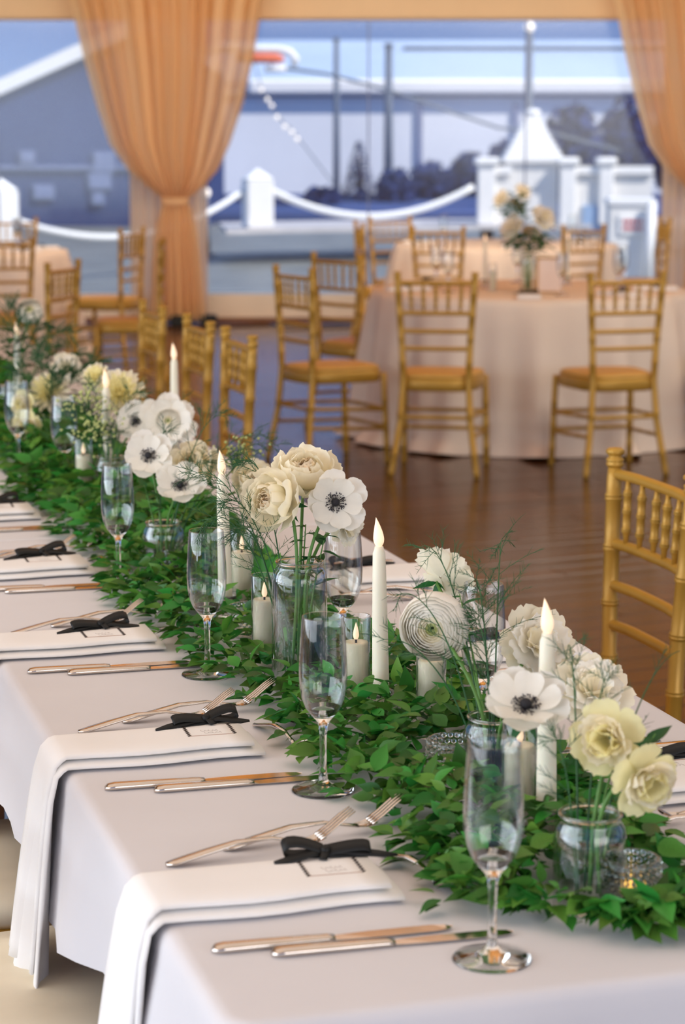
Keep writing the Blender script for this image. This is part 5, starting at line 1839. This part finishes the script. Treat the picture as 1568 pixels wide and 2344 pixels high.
# ------------------------------------------------------------------ the garland
VP = [pp(1445, 1962, .053), pp(1034, 1690, .053), pp(408, 1254, .053), pp(567, 1385, .053)]
def garland():
    t = thing('leaf_garland', 'green smilax leaf garland running down the middle of the long table', 'garland', (.87, 4.8, TOP))
    org = Vector((.87, 4.8, TOP))
    rr_ = random.Random(77)
    EL = [(1.8, .775), (2.0, .752), (2.4, .745), (2.8, .728), (3.2, .716), (3.7, .700), (4.3, .712), (5.0, .705), (9, .70)]
    def edge_l(y):
        for (a, p), (b, q) in zip(EL, EL[1:]):
            if y <= b:
                return p + (q - p) * (y - a) / (b - a) + .013 * math.sin(y * 5.1) + .012 * math.sin(y * 11.3 + 1)
        return .70
    def edge_r(y):
        return 1.000 + .020 * math.sin(y * 4.3 + 2) + .016 * math.sin(y * 9.1)
    ya, yb = 1.890, 7.6
    # vines
    v = MB()
    for k in range(26):
        y = ya + .1 + k * .25
        x = rr_.uniform(.78, .97)
        pts = []
        for i in range(12):
            pts.append(Vector((x + .05 * math.sin(i * .9 + k), y + i * .04, TOP + .012 + .018 * abs(math.sin(i * 1.3 + k)))) - org)
        v.tube(pts, .0011, 5)
    obj('vines', v, 'stem', t)['kind'] = 'stuff'
    leaves = []
    def ok(p):
        for x, y, r in solids:
            if (p.x - x) ** 2 + (p.y - y) ** 2 < (r + .003) ** 2:
                return False
        return True
    tries = 0
    N = 9500
    while len(leaves) < N and tries < 90000:
        tries += 1
        y = ya + (yb - ya) * (rr_.random() ** 1.22)
        a, b = edge_l(y), edge_r(y)
        if y < 2.02:
            sh = (2.02 - y) * .9
            a, b = a + sh, b
        u = rr_.uniform(-1, 1)
        x = (a + b) / 2 + u * (b - a) / 2
        # thickness of the mound
        top = .014 + .056 * (1 + .4 * min(1, max(0, y - 3.8))) * (1 - u * u) ** .7 * (0.75 + .25 * math.sin(y * 13 + x * 20))
        z = TOP + .008 + top * rr_.random() ** .55
        L = rr_.uniform(.020, .042) * (1 + .25 * min(1, max(0, y - 3.4)))
        w = rr_.uniform(0, 2 * PI)
        out = Vector((u * .9, 0, 0)) if abs(u) > .6 else Vector((0, 0, 0))
        d = Vector((math.cos(w), math.sin(w), rr_.uniform(-.35, .8) if z > TOP + .0221 else rr_.uniform(-.3, .2))) + out * .7
        if y < 2.02:
            d += Vector((-.3, -.7, 0))
        d.normalize()
        if abs(u) > .75:
            d.z = max(d.z, -.1)
        if any((x - q_[0]) ** 2 + (y + .02 - q_[1]) ** 2 < .068 ** 2 for q_ in VP):
            z = min(z, TOP + .022)
        p = Vector((x, y, z))
        e_ = p + d * L
        if e_.z < TOP + .010:
            d.z += (TOP + .010 - e_.z) / L
            d.normalize()
            e_ = p + d * L
        if not ok(p) or not ok(e_) or not ok((p + e_) / 2):
            continue
        yv = d
        xv = yv.cross(Vector((rr_.gauss(0, .6), rr_.gauss(0, .6), 1))).normalized()
        zv = xv.cross(yv)
        leaves.append((p, frame_rows(xv, yv, zv, p - org) @ Matrix.Scale(L, 4)))
    # stray sprigs lying on the cloth at the edges
    for k in range(46):
        y = rr_.uniform(ya + .05, 5.0)
        s = -1 if rr_.random() < .75 else 1
        x = edge_l(y) - rr_.uniform(.0, .022) if s < 0 else edge_r(y) + rr_.uniform(0, .03)
        for m in range(3):
            w = (PI if s < 0 else 0) + rr_.uniform(-1.2, 1.2)
            d = Vector((math.cos(w), math.sin(w), rr_.uniform(0, .15))).normalized()
            p = Vector((x, y + rr_.uniform(-.01, .01), TOP + .006 + rr_.uniform(0, .012)))
            L = rr_.uniform(.024, .036)
            e_ = p + d * L
            if not ok(p) or not ok(e_):
                continue
            xv = d.cross(Vector((rr_.gauss(0, .25), rr_.gauss(0, .25), 1))).normalized()
            leaves.append((p, frame_rows(xv, d, xv.cross(d), p - org) @ Matrix.Scale(L, 4)))
    # a few tall upright leaves as between the jars
    for px, py, dd in ((638, 1265, 3.3), (598, 1275, 3.32), (850, 1440, 3.0), (880, 1410, 3.02), (905, 1510, 2.9), (1045, 1700, 2.55), (930, 1530, 2.85), (560, 1580, 3.1)):
        e_ = deep(px, py, dd)
        d = Vector((rr_.uniform(-.3, .3), rr_.uniform(-.3, .3), 1)).normalized()
        xv = (RIGHT + AHEAD * rr_.uniform(-.4, .4)).normalized()
        xv = (xv - d * xv.dot(d)).normalized()
        p = e_ - d * .04
        if ok(p):
            leaves.append((p, frame_rows(xv, d, xv.cross(d), p - org) @ Matrix.Scale(.042, 4)))
    variants = [leaf_me('leaf', 'leaf', 1, w, f, b) for w, f, b in ((.52, .16, .25), (.46, .12, .4), (.56, .2, .1))]
    # the ones that show largest: near, high in the mound or at the left rim
    def score(q):
        p = q[0]
        return (p - EYEV).length - 6.0 * (p.z - TOP) + .3 * max(0, p.x - .85)
    order = sorted(range(len(leaves)), key=lambda i: score(leaves[i]))
    for i in order[:300]:
        put('leaf', variants[i % 3], t, leaves[i][1])
    m = MB()
    geos = []
    for vme in variants:
        geos.append(([tuple(q.co) for q in vme.vertices], [tuple(f.vertices) for f in vme.polygons]))
    for i in order[300:]:
        m.add(geos[i % 3][0], geos[i % 3][1], leaves[i][1])
    o = obj('leaf_mass', m, 'leaf_stuff', t)
    o['kind'] = 'stuff'
garland()

# ------------------------------------------------------------------ what stands on the round tables
def arrangement(c, seed, label_j, label_f, tall=0.30, lean=0.0):
    Jx = jar((c[0], c[1]), 'tall', label_j)
    rr_ = random.Random(seed)
    for k in range(5):
        w = k * 1.3 + seed
        tip = Jx + Vector((.10 * math.cos(w), .10 * math.sin(w), .27 + .05 * rr_.random()))
        sprig(Jx, tip, 13, .085, seed * 10 + k, '%s, %s stem' % (label_f[0], ['first', 'second', 'third', 'fourth', 'fifth'][k]), 'leafy stems on the round tables', (.01 * math.cos(w), .01 * math.sin(w)))
    tip = Jx + Vector((lean, 0, tall + .14))
    sprig(Jx, tip, 14, .085, seed * 10 + 7, label_f[1], 'leafy stems on the round tables', (0, .01))
    for k in range(3):
        w = k * 2.1 + 1
        flower('ruffled', Jx + Vector((.08 * math.cos(w), .08 * math.sin(w), .27 + .05 * k)), (math.cos(w), math.sin(w) - .6, .6), Jx,
               '%s, %s bloom' % (label_f[2], ['lowest', 'middle', 'highest'][k]), 1.35, w, 'pale flowers on the round tables', 0, (.008 * math.cos(w), .008 * math.sin(w)), .187)
qa = at(1208, 668)
arrangement((qa.x, qa.y), 3, 'tall clear jar on the near round table', ('green leaves in the near round table jar', 'tallest leafy stem on the near round table', 'pale flower on the near round table'), .36, -.03)
arrangement((T2.x + .05, T2.y), 4, 'tall clear jar on the far right table', ('leaves in the far right table jar', 'tall stem on the far right table', 'pale flower on the far right table'), .22)

taper((RT.x - .20, RT.y + .12), 'ivory taper candle left of the flowers on the near round table')
taper((RT.x + .30, RT.y + .22), 'ivory taper candle right of the flowers on the near round table')
pillar((RT.x - .24, RT.y - .10), 'pillar candle in a glass cylinder on the near round table')

def framed_card(p, rz, label):
    t = thing('framed_card', label, 'frame', (p[0], p[1], TOP + .001), rz)
    for s in (-1, 1):
        obj('frame_side', MB().box((s * .062, 0, .09), (.010, .012, .18), bev=.002), 'frame_gold', t, False)
    for z in (.005, .175):
        obj('frame_bar', MB().box((0, 0, z), (.114, .012, .010), bev=.002), 'frame_gold', t, False)
    obj('paper', MB().box((0, 0, .09), (.114, .003, .162)), 'paper_pink', t, False)
    obj('strut', MB().add([(-.02, .006, .13), (.02, .006, .13), (.02, .06, 0), (-.02, .06, 0), (-.02, .006, .125), (.02, .006, .125), (.02, .055, 0), (-.02, .055, 0)],
                          [(0, 1, 2, 3), (7, 6, 5, 4), (0, 3, 7, 4), (1, 5, 6, 2), (0, 4, 5, 1), (3, 2, 6, 7)]), 'frame_gold', t, False)
qf = at(1258, 672)
framed_card((qf.x, qf.y), -YAW - .15, 'gold framed pink card standing on the near round table')

def round_setting(c, ang, who, grp):
    d = Vector((math.cos(ang), math.sin(ang), 0))
    p = c + d * .64
    t = thing('napkin', 'white folded napkin, %s' % who, 'napkin', (p.x, p.y, TOP + .001), ang, 'folded napkins on the round tables')
    obj('upper_fold', MB().box((0, 0, .014), (.22, .11, .010), bev=.004), 'napkin_cloth', t, False)
    obj('lower_fold', MB().box((.004, .003, .0045), (.23, .116, .009), bev=.004), 'napkin_cloth', t, False)
    bow((p.x, p.y), ang + PI / 2, 'black ribbon bow, %s' % who, 'black bows on the round tables', TOP + .0205)
    q = c + Matrix.Rotation(.33, 4, 'Z') @ (d * .50)
    flute((q.x, q.y), 'champagne flute, %s' % who, grp)
an = [(-1.95, 'before the front left chair of the near round table'), (-1.18, 'between the front chairs of the near round table'), (-.45, 'at the right of the near round table'),
      (3.05, 'at the left of the near round table'), (2.2, 'at the back left of the near round table'), (1.0, 'at the back right of the near round table')]
for a, w in an:
    round_setting(RT, a, w, 'glasses on the near round table')
for a, w in ((-1.9, 'before the front left chair of the far right table'), (-1.0, 'before the front right chair of the far right table'), (.1, 'at the right of the far right table'), (2.9, 'at the left of the far right table')):
    round_setting(T2, a, w, 'glasses on the far right table')
for a, w in ((-.8, 'at the right of the far left table'), (-.1, 'at the right rear of the far left table'), (.6, 'at the back of the far left table')):
    round_setting(L1, a, w, 'glasses on the far left table')
bpy.context.view_layer.update()
